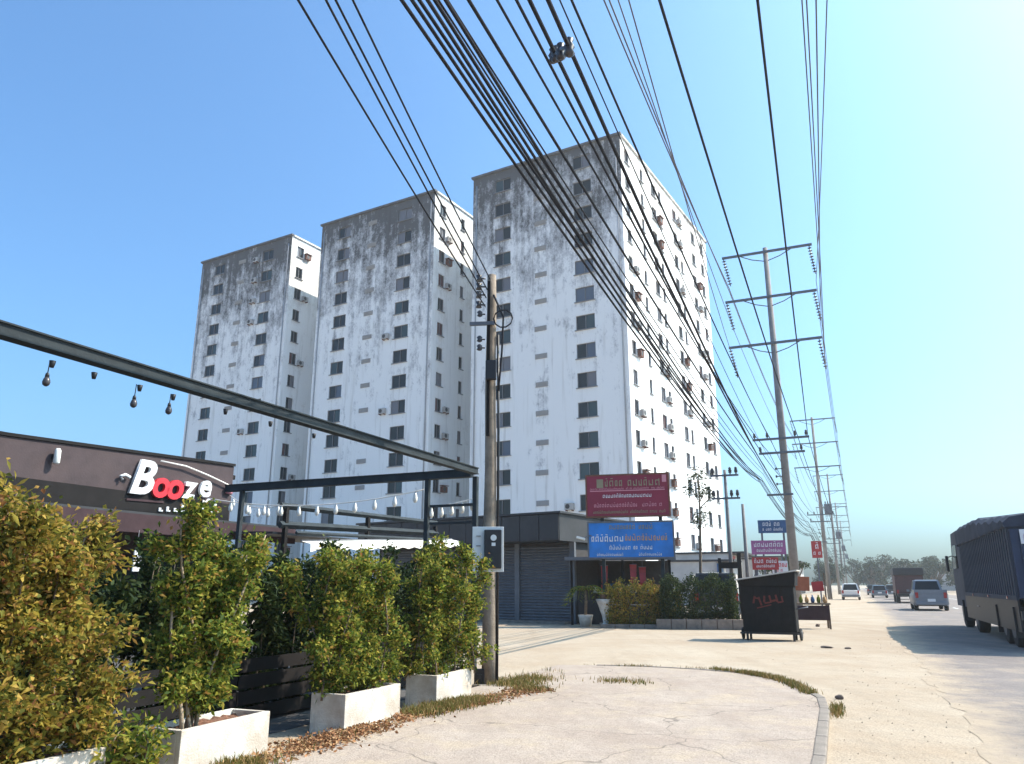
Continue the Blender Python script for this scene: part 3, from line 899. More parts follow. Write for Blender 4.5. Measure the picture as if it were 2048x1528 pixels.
p3 = [(-4.0, 11.9), (-3.6, 12.35), (-3.4, 12.1), (-3.05, 12.3)]
blades('dry_grass', strip_points(p3, .16, 260, .055, .9), .07, M['grass'], label='small isolated tuft of dry grass on the pavement')
p4 = [(-4.9, 10.9), (-4.9, 12.3), (-5.1, 13.4)]
blades('dry_grass', strip_points(p4, .2, 1500, .05, .95), .085, M['grass'], label='dry grass tufts right of the short brown pole')
p5 = [(-.36, 10.2), (-.42, 11.5)]
blades('dry_grass', strip_points(p5, .04, 260, .0, .9), .09, M['grass'], label='few brown blades on the outer side of the pavement edge')
p6 = [(-4.9, 14.45), (-3.4, 14.66), (-2.5, 14.58)]
blades('dry_grass', strip_points(p6, .04, 300, .03, .9), .07, M['grass'], label='sparse blades along the far pavement edge')

# ------------------------------------------------------------------ bar: pergola, wall, sign
rt = thing('pergola', W(-6.8, 13.75), -TH, 'dark steel pergola frame with a long beam slanting in from the left edge', 'pergola')
for (c, sz, nm) in (((0, -10.2, 3.71), (.10, 20.4, .10), 'beam'), ((-3.3, .02, 3.68), (6.4, .12, .13), 'beam'), ((-3.9, -5.2, 3.66), (7.6, .12, .14), 'rafter')):
    if nm == 'rafter': continue
    mb = MB(); mb.box(c, sz)
    # flanges of the I-section
    mb.box((c[0], c[1], c[2] + sz[2] / 2 + .008), (sz[0] + (.05 if sz[1] > sz[0] else 0), sz[1] + (.05 if sz[0] > sz[1] else 0), .016))
    mb.box((c[0], c[1], c[2] - sz[2] / 2 - .008), (sz[0] + (.05 if sz[1] > sz[0] else 0), sz[1] + (.05 if sz[0] > sz[1] else 0), .016))
    mb.build(nm, M['navy'], rt)
for (x, y) in ((0, 0), (-1.1, 0), (-6.0, 0)):
    mb = MB(); mb.box((x, y, 1.80), (.09, .09, 3.6)); mb.build('post', M['navy'], rt)
mb = MB(); mb.box((-.55, .0, 3.05), (.95, .05, .05)); mb.box((-.55, 0, 2.7), (.95, .05, .05)); mb.build('rail', M['navy'], rt)
mb = MB(); mb.box((0, -20.3, 1.8), (.15, .15, 3.6)); mb.build('post', M['navy'], rt)

rt = thing('open_shelter', W(-12.2, 14.4), -TH, 'low open shelter of thin dark beams beyond the pergola', 'shelter')
for y0, y1, z0, z1, x, t_ in ((0, 7.5, 3.30, 3.42, 0, .12), (0, 7.5, 2.86, 3.1, 0, .14), (0, 7.5, 2.66, 2.86, .5, .07)):
    mb = MB(); mb.tube([(x, y0, z0), (x, (y0 + y1) / 2, (z0 + z1) / 2), (x, y1, z1)], t_ / 1.6, 4, smooth=False); mb.build('beam', M['navy'], rt)
for y in (0.2, 3.6, 7.4):
    mb = MB(); mb.box((0, y, 1.66), (.1, .1, 3.3)); mb.build('post', M['bar_dark'], rt)
mb = MB(); mb.box((-1.6, 3.7, 2.72), (3.0, 7.6, .05), ry=.03); mb.build('roof_sheet', M['roofdark'], rt)

rt = thing('awning', W(-12.05, 14.6), -TH, 'cream awning strip lit by the sun under the open shelter', 'awning')
mb = MB()
n = 24
for k in range(n):
    y0, y1 = k * 7.4 / n, (k + 1) * 7.4 / n
    z0, z1 = 2.48 + .42 * k / n, 2.48 + .42 * (k + 1) / n
    sc = .05 * (k % 2)
    mb.face([(.35, y0, z0), (.35, y1, z1), (.62, y1, z1 - .06), (.62, y0, z0 - .06)])
    mb.face([(.62, y0, z0 - .06), (.62, y1, z1 - .06), (.63, y1, z1 - .2 - sc), (.63, y0, z0 - .2 - .05 * ((k + 1) % 2))])
mb.build('fabric', M['awning'], rt)
mb = MB(); mb.tube([(.34, 0, 2.49), (.34, 7.4, 2.91)], .025, 6); mb.build('rod', M['steel'], rt)

# bar building
rt = thing('bar_building', W(-16, 0), -TH, 'dark brown bar building carrying the Booze sign', 'building')
mb = MB(); mb.box((-3.0, 4.2, 2.2), (6.0, 24.9, 4.4)); mb.build('wall', M['bar_wall'], rt)
mb = MB(); mb.box((-3, 4.2, 4.45), (6.2, 25.1, .12)); mb.build('roof', M['bar_dark'], rt)
mb = MB()
pf = [(-8.3, 4.48), (10.1, 4.48), (16.62, 4.74), (16.62, 2.9), (-8.3, 2.9)]
mb.prism([(y, z) for y, z in pf], .02, .14); mb.build('parapet', M['bar_wall'], rt)
mb = MB(); mb.box((.155, 4.16, 3.33), (.03, 24.8, .70)); mb.build('dark_band', M['bar_dark'], rt)  # black-brown strip over the lower part of the parapet
mb = MB(); mb.prism([(-8.3, 4.49), (10.1, 4.49), (16.64, 4.75), (16.64, 4.82), (10.1, 4.56), (-8.3, 4.56)], -.06, .18); mb.build('coping', M['bar_dark'], rt)
mb = MB(); mb.prism([(-8.3, 2.98), (16.7, 2.98), (16.7, 2.9), (-8.3, 2.9)], .14, 2.4); mb.build('lean_to_roof', M['roofdark'], rt)
mb = MB(); mb.box((2.42, 4.2, 2.74), (.06, 24.9, .38)); mb.build('fascia', M['purple'], rt)
for y in (-6, -1, 4, 9, 14):
    mb = MB(); mb.box((2.3, y, 1.28), (.12, .12, 2.55)); mb.build('post', M['bar_dark'], rt)
for y in (-5, -1.2, 2.6, 6.4, 10.2, 14):
    mb = MB(); mb.box((.03, y, 1.35), (.08, 2.4, 1.7))
    w_ = mb.build('window', M['bar_dark'], rt)
    mb = MB(); mb.box((.08, y - .58, 1.35), (.02, 1.06, 1.5)); mb.box((.08, y + .58, 1.35), (.02, 1.06, 1.5)); mb.build('pane', M['pane_dark'], w_)
for y, z, l_ in ((11.2, 4.22, 'white wall lamp on the bar parapet left of the Booze sign'), (9.7, 4.62, 'white lamp standing on the bar parapet edge')):
    r2 = thing('wall_lamp', W(-15.83, y, z), -TH, l_, 'lamp', 'white lamps on the bar wall')
    mb = MB(); mb.lathe([(.05, -.17), (.07, -.14), (.065, .12), (.04, .17)], (.1, 0, 0), 10); mb.build('lamp_shade', M['bulbw'], r2)
    mb = MB(); mb.box((.02, 0, 0), (.1, .08, .1)); mb.build('bracket', M['bar_dark'], r2)
r2 = thing('notice_board', W(-13.5, 11.9, 1.98), -TH, 'small white notice hanging under the purple fascia', 'notice')
mb = MB(); mb.box((0, 0, 0), (.03, .62, .42)); mb.build('panel', M['whitep'], r2)
mb = MB()
for k in range(3):
    mb = MB(); mb.box((.02, 0, .1 - k * .1), (.012, .42 - .1 * (k % 2), .03)); mb.build('text_line', M['steel'], r2)
mb = MB(); mb.tube([(0, -.25, .2), (0, -.25, .62)], .008, 4); mb.tube([(0, .25, .2), (0, .25, .62)], .008, 4); mb.build('hanger', M['steel'], r2)

def text_mesh(txt, size, ext, off, shear):
    cu = bpy.data.curves.new('t', 'FONT')
    cu.body = txt; cu.size = size; cu.extrude = ext; cu.offset = off; cu.shear = shear
    cu.align_x = 'CENTER'; cu.align_y = 'BOTTOM_BASELINE'; cu.resolution_u = 4
    o = bpy.data.objects.new('t', cu); COL.objects.link(o)
    bpy.context.view_layer.update()
    me = bpy.data.meshes.new_from_object(o.evaluated_get(bpy.context.evaluated_depsgraph_get()))
    bpy.data.objects.remove(o)
    return me
rt = thing('bar_sign', W(-15.84, 14.62, 0), -TH, 'Booze sign in slanted white and red letters on the dark bar wall', 'sign')
for ch, y, z, size, off, mk, sh in (('B', -1.17, 3.66, 1.16, .03, 'whitep', .30), ('o', -.57, 3.64, .96, .03, 'redp', .18), ('o', -.12, 3.64, .96, .03, 'redp', .18),
                                    ('z', .35, 3.70, .86, .022, 'whitep', .20), ('e', .90, 3.80, .86, .022, 'whitep', .16)):
    me = text_mesh(ch, size, .04, off, sh)
    me.materials.clear(); me.materials.append(M[mk])
    o = link('letter', me, rt, (.06, y, z), 0, label='white letter ' + ch if mk == 'whitep' else 'red letter ' + ch)
    o.rotation_euler = (R(90), R(0), R(90))
mb = MB(); mb.tube([(.06, 1.12, 3.74), (.06, .98, 3.62), (.06, .86, 3.56), (.06, .92, 3.68)], .035, 6); mb.build('swash', M['whitep'], rt)
mb = MB(); mb.tube([(.06, -1.66, 3.92), (.06, -1.72, 4.0), (.06, -1.6, 4.05), (.06, -1.46, 4.0)], .04, 6); mb.build('swash', M['whitep'], rt)
mb = MB(); mb.tube([(.07, -.62, 4.52), (.07, .2, 4.50), (.07, 1.0, 4.36), (.07, 1.9, 4.16)], .022, 5); mb.build('swash', M['awning'], rt)
mb = MB()
mb.tube([(.05, 1.72, 4.1), (.05, 1.86, 4.16), (.05, 1.98, 4.08), (.05, 1.9, 3.98), (.05, 1.74, 4.0), (.05, 1.72, 4.1)], .05, 6); mb.build('swirl', M['pinkp'], rt)
for k in range(9):
    mb = MB(); h_ = (.09, .12, .09, .2, .09, .09, .22, .10, .12)[k]
    mb.box((.03, -.45 + k * .235, 3.28 + h_ / 2 + .016 * k), (.03, .07, h_)); mb.box((.03, -.41 + k * .235, 3.30 + .016 * k), (.03, .10, .04))
    mb.build('small_letter', M['whitep'], rt)
mb = MB(); mb.box((.02, -.9, 3.5), (.03, 1.1, .05), rx=.03); mb.build('underline', M['purple'], rt)

# bulbs under the long beam
for (s_, zt, zb, l_) in ((4.62, 3.56, 3.36, 'leftmost dark pendant bulb hanging under the long beam'), (5.60, 3.56, 3.36, 'middle dark pendant bulb hanging under the long beam'),
                         (6.06, 3.56, 3.38, 'rightmost dark pendant bulb hanging under the long beam')):
    r2 = thing('pendant_bulb', W(-6.8, s_, zb), 0, l_, 'pendant bulb', 'pendant bulbs under the beam')
    mb = MB(); mb.tube([(0, 0, .06), (.004, 0, zt - zb)], .005, 5); mb.build('cord', M['cable'], r2)
    mb = MB(); mb.lathe([(.012, .075), (.018, .06), (.02, .035)], n=8); mb.build('socket', M['black'], r2)
    mb = MB(); mb.lathe([(.018, .035), (.03, .01), (.036, -.015), (.03, -.04), (.012, -.055)], n=10); mb.build('bulb', M['ins'], r2)
for k, s_ in enumerate((4.65, 5.1, 5.65, 6.1, 6.9, 7.7, 8.6)):
    r2 = thing('lamp_holder', W(-6.8, s_, 3.53), 0, ORD[k] + ' small dark lamp holder from the left, fixed to the underside of the beam', 'lamp holder', 'lamp holders on the beam')
    mb = MB(); mb.lathe([(.03, .03), (.026, 0), (.018, -.035)], n=8); mb.build('socket', M['black'], r2)
# strings of white bulbs
def bulb_string(a, b, sag, n, label):
    a, b = Vector(a), Vector(b)
    r2 = thing('string_light', a, 0, label, 'string light', 'strings of white bulbs')
    pts = []
    for i in range(n * 2 + 1):
        u = i / (n * 2); p = (b - a) * u; p.z -= 4 * sag * u * (1 - u); pts.append(p)
    mb = MB(); mb.tube(pts, .012, 5); mb.build('cable', M['awning'], r2)
    for i in range(n):
        p = pts[2 * i + 1]
        mb = MB(); mb.lathe([(.02, -.02), (.03, -.06), (.05, -.13), (.05, -.18), (.025, -.23)], tuple(p), 8); mb.build('bulb', M['bulbw'], r2)
bulb_string(W(-7.95, 13.8, 3.05), W(-6.8, 13.85, 3.2), .04, 5, 'short string of white bulbs between the pergola corner posts')
bulb_string(W(-14.0, 13.9, 3.5), W(-8.0, 13.85, 3.42), .25, 12, 'long string of white bulbs sagging below the cross beam')
bulb_string(W(-15.7, 16.4, 3.9), W(-12.2, 14.5, 3.35), .2, 6, 'string of white bulbs from the bar wall to the shelter')

# low dark wall and patio furniture
rt = thing('patio_fence', W(-6.35, 7.5), -TH, 'low dark board fence behind the planters', 'fence')
bmx = MB(); bmx.box((0, 0, 0), (.025, 2.48, .14)); BRD = bmx.mesh('board', M['bar_dark'])
for k in range(5):
    for j in range(4): link('board', BRD, rt, (random.uniform(-.004, .004), -8 + k * 2.5 + 1.25, 0.12 + j * .17))
    mb = MB(); mb.box((-.06, -8 + k * 2.5, .38), (.07, .07, .76)); mb.build('post', M['bar_dark'], rt)
def table(o_, s_, l_):
    r2 = thing('patio_table', W(o_, s_), -TH, l_, 'table', 'patio tables')
    mb = MB(); mb.box((0, 0, .74), (.9, 1.3, .04), bev=.01); mb.build('tabletop', M['tableblue'], r2)
    for x in (-.36, .36):
        for y in (-.55, .55):
            mb = MB(); mb.box((x, y, .36), (.05, .05, .72)); mb.build('leg', M['black'], r2)
def chair(o_, s_, rz, l_):
    r2 = thing('patio_chair', W(o_, s_), rz, l_, 'chair', 'patio chairs')
    mb = MB(); mb.box((0, 0, .45), (.42, .42, .04), bev=.01); mb.build('seat', M['purple'], r2)
    mb = MB(); mb.box((0, .2, .72), (.42, .03, .36), bev=.01); mb.build('backrest', M['purple'], r2)
    for x in (-.18, .18):
        for y in (-.18, .18):
            mb = MB(); mb.box((x, y, .215 if y < 0 else .36), (.035, .035, .43 if y < 0 else .7)); mb.build('leg', M['black'], r2)
for s_, l_ in ((6.0, 'nearest dark blue patio table behind the bare-trunked shrub'), (9.0, 'middle dark blue patio table in the shade'), (12.0, 'farthest dark blue patio table near the pergola corner')):
    table(-8.6, s_, l_)
    chair(-7.75, s_, -TH - R(90), 'dull purple chair on the planter side of the ' + l_.split(' ')[0] + ' patio table')
    chair(-9.5, s_ + .1, -TH + R(90), 'dull purple chair on the bar side of the ' + l_.split(' ')[0] + ' patio table')
for k, s_ in enumerate((8.7, 8.95, 9.2)):
    r2 = link('glass_tumbler', None, None, W(-8.5, s_, .761), 0, ORD[k] + ' white tumbler along the middle patio table', 'tumbler', 'tumblers on the table')
    mb = MB(); mb.lathe([(.04, 0), (.05, .16), (.045, .16)], n=8); mb.build('cup', M['bulbw'], r2)

# ------------------------------------------------------------------ shuttered shop row
SR = R(-34.4)
rt = thing('shuttered_shop', (2.4, 32.0, 0), SR, 'low shop with grey-blue roller shutters under a deep dark fascia', 'shop')
mb = MB(); mb.box((-5.4, 3.6, 1.6), (10.8, 7.0, 3.2)); mb.build('wall', M['shopdark'], rt)
mb = MB(); mb.box((-5.4, 3.1, 3.74), (11.2, 8.6, 1.06)); mb.build('fascia', M['roofdark'], rt)
for k in range(12):
    mb = MB(); mb.box((-10.5 + k * .93, -1.23, 3.74), (.9, .05, 1.0)); mb.build('fascia_panel', M['roofdark'], rt)
mb = MB(); mb.box((-5.4, 3.1, 4.32), (11.4, 8.8, .08)); mb.build('roof', M['roofdark'], rt)
for k in range(4):
    x0 = -10.6 + k * 2.7; sh = MB()
    nz = 26
    for j in range(nz):
        z0, z1 = .08 + j * 3.0 / nz, .08 + (j + 1) * 3.0 / nz
        zm = (z0 + z1) / 2
        sh.face([(x0, .06, z0), (x0 + 2.45, .06, z0), (x0 + 2.45, .015, zm), (x0, .015, zm)])
        sh.face([(x0, .015, zm), (x0 + 2.45, .015, zm), (x0 + 2.45, .06, z1), (x0, .06, z1)])
    sh.build('roller_shutter', M['shutter'], rt)
    mb = MB(); mb.box((x0 + 2.575, .02, 1.6), (.24, .14, 3.2)); mb.build('pillar', M['shutter'], rt)
mb = MB(); mb.box((-5.4, -.2, .05), (10.9, .9, .1)); mb.build('step', M['kerbc'], rt)

# open stall beneath the billboards
rt = thing('open_stall', (4.3, 31.2, 0), R(-10), 'dim open stall under the billboards with a pale roof edge', 'stall')
mb = MB(); mb.box((0, 2.6, 1.25), (3.9, .12, 2.5)); mb.build('back_wall', M['shopdark'], rt)
mb = MB(); mb.box((0, 1.1, 2.55), (4.3, 3.4, .07), rx=.03); mb.build('roof_sheet', M['roofdark'], rt)
mb = MB(); mb.box((0, -.63, 2.5), (4.3, .05, .13)); mb.build('roof_edge', M['shutter'], rt)
for x in (-1.9, 0.1, 1.9):
    mb = MB(); mb.box((x, -.5, 1.22), (.09, .09, 2.44)); mb.build('post', M['bar_dark'], rt)
mb = MB(); mb.box((.2, 2.3, 1.2), (3.2, .4, .04)); mb.box((.2, 2.3, .7), (3.2, .4, .04)); mb.build('shelf', M['shopwall'], rt)
for k in range(8):
    mb = MB(); mb.box((-1.2 + k * .38, 2.25, 1.22 + .12), (.2, .2, .24 + .1 * (k % 3))); mb.build('carton', [M['whitep'], M['signred'], M['signblue'], M['orangep']][k % 4], rt)
mb = MB(); mb.box((-1.2, .4, .45), (1.0, .6, .9)); mb.build('counter', M['shopdark'], rt)
r2 = thing('sign_lamp', (2.78, 30.2, 3.25), 0, 'small white floodlight on an arm beside the blue billboard', 'floodlight')
mb = MB(); mb.box((-.12, 0, 0), (.34, .16, .09), ry=.25, bev=.02); mb.build('lamp_head', M['bulbw'], r2)
mb = MB(); mb.tube([(0, 0, 0), (.2, .05, .1), (.86, .35, .1)], .02, 5); mb.build('arm', M['steel'], r2)

# ------------------------------------------------------------------ billboards
def glyph_row(mb, x0, x1, z, h, y, seed, gap=.25, loops=True):
    """rows of small looped strokes that read as print at this distance."""
    rn = random.Random(seed); x = x0
    while x < x1 - h * .4:
        w_ = h * rn.uniform(.35, .7)
        if rn.random() < .12: x += h * .6; continue
        mb.box((x + w_ * .85, y, z), (h * .13, .01, h * rn.uniform(.8, 1.05)))
        mb.box((x + w_ * .12, y - .001, z - h * .08), (h * .12, .01, h * .75))
        mb.box((x + w_ * .5, y + .0012, z + h * rn.choice([.36, -.38, .30])), (w_ * .8, .01, h * .14))
        if loops: mb.box((x + w_ * .3, y + .0021, z - h * .3), (h * .2, .01, h * .2))
        if rn.random() < .3: mb.box((x + w_ * .6, y, z + h * .72), (w_ * .6, .01, h * .12))
        x += w_ + h * gap
BR = R(-14)
BB = Vector((4.5, 30.0, 0))
rt = thing('billboard', BB, BR, 'upper maroon billboard with gold and white lines of print', 'billboard', 'two billboards on shared posts')
mb = MB(); mb.box((0, 0, 4.88), (3.14, .1, 1.56)); mb.build('panel', M['maroon'], rt)
mb = MB()
for (c, sz) in (((0, 0, 5.69), (3.24, .14, .06)), ((0, 0, 4.07), (3.24, .14, .06)), ((-1.6, 0, 4.88), (.06, .14, 1.56)), ((1.6, 0, 4.88), (.06, .14, 1.56))): mb.box(c, sz)
mb.build('frame', M['rust'], rt)
mb = MB(); glyph_row(mb, -.85, 1.35, 5.36, .26, -.058, 1); mb.build('lettering', M['gold'], rt)
mb = MB(); mb.box((-1.05, -.058, 5.36), (.26, .012, .34)); mb.build('emblem', M['gold'], rt)
mb = MB(); mb.box((.0, -.058, 5.07), (2.9, .012, .035)); mb.build('rule_line', M['pinkp'], rt)
mb = MB(); glyph_row(mb, -1.45, 1.45, 5.14, .07, -.056, 6, .15, False); mb.build('lettering', M['pinkp'], rt)
mb = MB(); glyph_row(mb, -.95, 1.0, 4.86, .13, -.058, 2); mb.build('lettering', M['whitep'], rt)
mb = MB(); glyph_row(mb, -1.3, 1.4, 4.5, .14, -.058, 3); mb.build('lettering', M['pinkp'], rt)
mb = MB(); glyph_row(mb, -1.4, 1.5, 4.24, .10, -.058, 4, .2); mb.build('lettering', M['gold'], rt)
mb = MB(); mb.box((1.44, -.06, 5.5), (.16, .012, .28)); mb.build('corner_mark', M['pinkp'], rt)
rt = thing('billboard', BB + Vector((.06, -.02, 0)), BR, 'lower bright blue billboard with white and orange lines of print', 'billboard', 'two billboards on shared posts')
mb = MB(); mb.box((0, 0, 3.18), (3.2, .1, 1.30)); mb.build('panel', M['blue'], rt)
mb = MB()
for (c, sz) in (((0, 0, 3.86), (3.3, .14, .06)), ((0, 0, 2.50), (3.3, .14, .06)), ((-1.63, 0, 3.18), (.06, .14, 1.3)), ((1.63, 0, 3.18), (.06, .14, 1.3))): mb.box(c, sz)
mb.build('frame', M['steel'], rt)
mb = MB(); glyph_row(mb, -.8, .9, 3.66, .17, -.058, 12); mb.build('lettering', M['gold'], rt)
mb = MB(); glyph_row(mb, -1.5, -.3, 3.22, .22, -.058, 13); mb.build('lettering', M['whitep'], rt)
mb = MB(); glyph_row(mb, -.2, 1.5, 3.24, .20, -.058, 14); mb.build('lettering', M['orangep'], rt)
mb = MB(); glyph_row(mb, -.9, .85, 2.88, .14, -.058, 15); mb.build('lettering', M['whitep'], rt)
mb = MB(); glyph_row(mb, -1.3, -.2, 2.62, .09, -.058, 16); mb.build('lettering', M['whitep'], rt)
mb = MB(); glyph_row(mb, .3, 1.2, 2.62, .09, -.058, 17); mb.build('lettering', M['whitep'], rt)
rotb = Matrix.Rotation(BR, 3, 'Z')
for x, l_ in ((-1.02, 'left steel post carrying the two billboards'), (1.22, 'right steel post carrying the two billboards')):
    p = BB + rotb @ Vector((x, .16, 0))
    r2 = thing('billboard_post', p, BR, l_, 'post', 'billboard posts')
    mb = MB(); mb.box((0, 0, 2.8), (.13, .13, 5.6)); mb.build('post', M['navy'], r2)
    mb = MB(); mb.box((0, 0, .06), (.4, .4, .12)); mb.build('footing', M['kerbc'], r2)

# ------------------------------------------------------------------ hedges, potted palm, planting bed
def hedge(loc, rz, sx, sy, sz, n, m, label, name='hedge', leaf=.07, seed=0):
    root = thing(name, loc, rz, label, 'hedge')
    P = rng.uniform(-1, 1, (n, 3)); 
    r_ = rng.uniform(.55, 1.0, n) ** .5
    P /= np.max(np.abs(P), axis=1, keepdims=True); P *= r_[:, None]
    P = np.sign(P) * np.abs(P) ** .9
    bumps = 1 + .13 * np.sin(P[:, 0] * 5 + seed) * np.cos(P[:, 1] * 4 + seed * 2) + .1 * np.sin(P[:, 0] * 11 + seed)
    Q = np.stack([P[:, 0] * sx / 2, P[:, 1] * sy / 2, (P[:, 2] * .5 + .5) * sz * bumps], 1) + rng.normal(size=(n, 3)) * .05
    Q[:, 2] = np.maximum(Q[:, 2], .03)
    link('crown', leaf_mesh('crown', Q, rng.normal(size=(n, 3)) + np.array([0, 0, .5]), leaf * 1.3, leaf * .75, m), root)
    mb = MB()
    for k in range(6):
        x = (-.4 + .16 * k) * sx
        mb.tube([(x, 0, 0), (x + .05, .05, sz * .4), (x - .08, -.05, sz * .8)], [.03, .022, .01], 5)
    mb.build('stem', M['bark'], root)
    return root
hedge((4.45, 29.3, .12), R(-12), 1.9, .9, 1.35, 9000, M['leaf_yellow'], 'rounded olive hedge under the blue billboard', seed=1)
hedge((6.7, 28.6, .34), R(-12), 2.6, 1.0, 1.3, 14000, M['leaf_dark'], 'long dark green hedge on the low kerb left of the cart', seed=3)
hedge((5.75, 29.6, .05), R(-12), 1.0, .7, 1.2, 4500, M['leaf_green'], 'small light hedge between the two posts and the long hedge', seed=5)
rt = thing('planting_kerb', (6.7, 28.35, 0), R(-12), 'low concrete kerb holding the long dark hedge', 'kerb')
for k in range(6):
    mb = MB(); mb.box((-1.3 + k * .52, -.45, .17), (.5, .14, .34), bev=.015); mb.build('block', M['kerbc'], rt)
mb = MB(); mb.box((0, .25, .15), (3.0, 1.2, .3)); mb.build('fill', M['soil'], rt)
rt = thing('planting_kerb', (4.3, 29.0, 0), R(-12), 'low kerb under the olive hedge below the blue billboard', 'kerb')
for k in range(4):
    mb = MB(); mb.box((-.8 + k * .52, -.35, .07), (.5, .12, .14), bev=.012); mb.build('block', M['kerbc'], rt)
mb = MB(); mb.box((0, .15, .06), (2.0, .9, .12)); mb.build('fill', M['soil'], rt)

rt = thing('potted_palm', (2.75, 29.9, 0), 0, 'potted palm with fanned fronds in front of the shuttered shop', 'palm')
mb = MB(); mb.lathe([(.2, 0), (.26, .35), (.29, .42), (.25, .42)], n=12); mb.build('pot', M['planter'], rt)
mb = MB(); mb.tube([(0, 0, .35), (.03, 0, 1.0), (.02, .02, 1.35)], [.06, .05, .04], 7); mb.build('trunk', M['bark'], rt)
for k in range(13):
    an = k * 2.4; fr = MB(); el = .95 - .07 * (k % 5)
    d = Vector((math.cos(an), math.sin(an), 0))
    pts = [Vector((.02, .02, 1.3)) + d * (u * .75) + Vector((0, 0, el * u - 1.15 * u * u)) for u in [i / 8 for i in range(9)]]
    fr.tube(pts, [.012 - .001 * i for i in range(9)], 4)
    for i in range(1, 9):
        for sd in (-1, 1):
            n_ = Vector((-d.y, d.x, 0)) * sd
            q = pts[i]; tip = q + n_ * .26 + d * .16 - Vector((0, 0, .1))
            fr.face([q, q + d * .05 + n_ * .1, tip, q - d * .02 + n_ * .1])
    fr.build('frond', M['leaf_green'], rt)
rt = thing('stone_urn', (3.45, 29.4, 0), 0, 'pale flared urn standing beside the left billboard post', 'urn')
mb = MB(); mb.lathe([(.2, 0), (.2, .08), (.1, .16), (.14, .4), (.3, .85), (.36, 1.0), (.32, 1.0)], n=14); mb.build('bowl', M['planter'], rt)
mb = MB(); mb.tube([(.0, 0, .95), (.03, 0, 1.15)], .2, 8); mb.build('soil', M['soil'], rt)
# red flags in the stall
for k, (x, y, z) in enumerate(((4.7, 30.55, 2.0), (5.05, 30.5, 1.9), (3.6, 30.7, 1.95))):
    r2 = thing('hanging_banner', (x, y, z), R(-10), ORD[k] + ' small red cloth banner hanging from the stall roof edge', 'banner', 'red banners in the stall')
    mb = MB()
    for i in range(6):
        z0, z1 = .28 - i * .12, .28 - (i + 1) * .12
        y0, y1 = .03 * math.sin(i), .03 * math.sin(i + 1)
        mb.face([(-.13, y0, z0), (.13, y0 + .02, z0), (.13 - .01 * i, y1 + .02, z1), (-.13 + .01 * i, y1, z1)])
    mb.build('cloth', M['signred'], r2)
    mb = MB(); mb.tube([(-.15, 0, .28), (.15, .02, .28)], .012, 5); mb.tube([(0, 0.01, .28), (0, .01, .52)], .006, 4); mb.build('rod', M['steel'], r2)

# ------------------------------------------------------------------ vehicles
WHM = {}
def wheel(parent, x, y, r, wd):
    key = (r, wd)
    if key not in WHM:
        a = MB(); a.tube([(-wd / 2, 0, 0), (-wd / 2 + .03, 0, 0), (wd / 2 - .03, 0, 0), (wd / 2, 0, 0)], [r * .9, r, r, r * .9], 20)
        b = MB(); b.tube([(-wd / 2 - .012, 0, 0), (wd / 2 + .012, 0, 0)], r * .58, 14)
        WHM[key] = (a.mesh('wheel', M['tyre']), b.mesh('rim', M['rim']))
    o = link('wheel', WHM[key][0], parent, (x, y, r))
    link('rim', WHM[key][1], o)

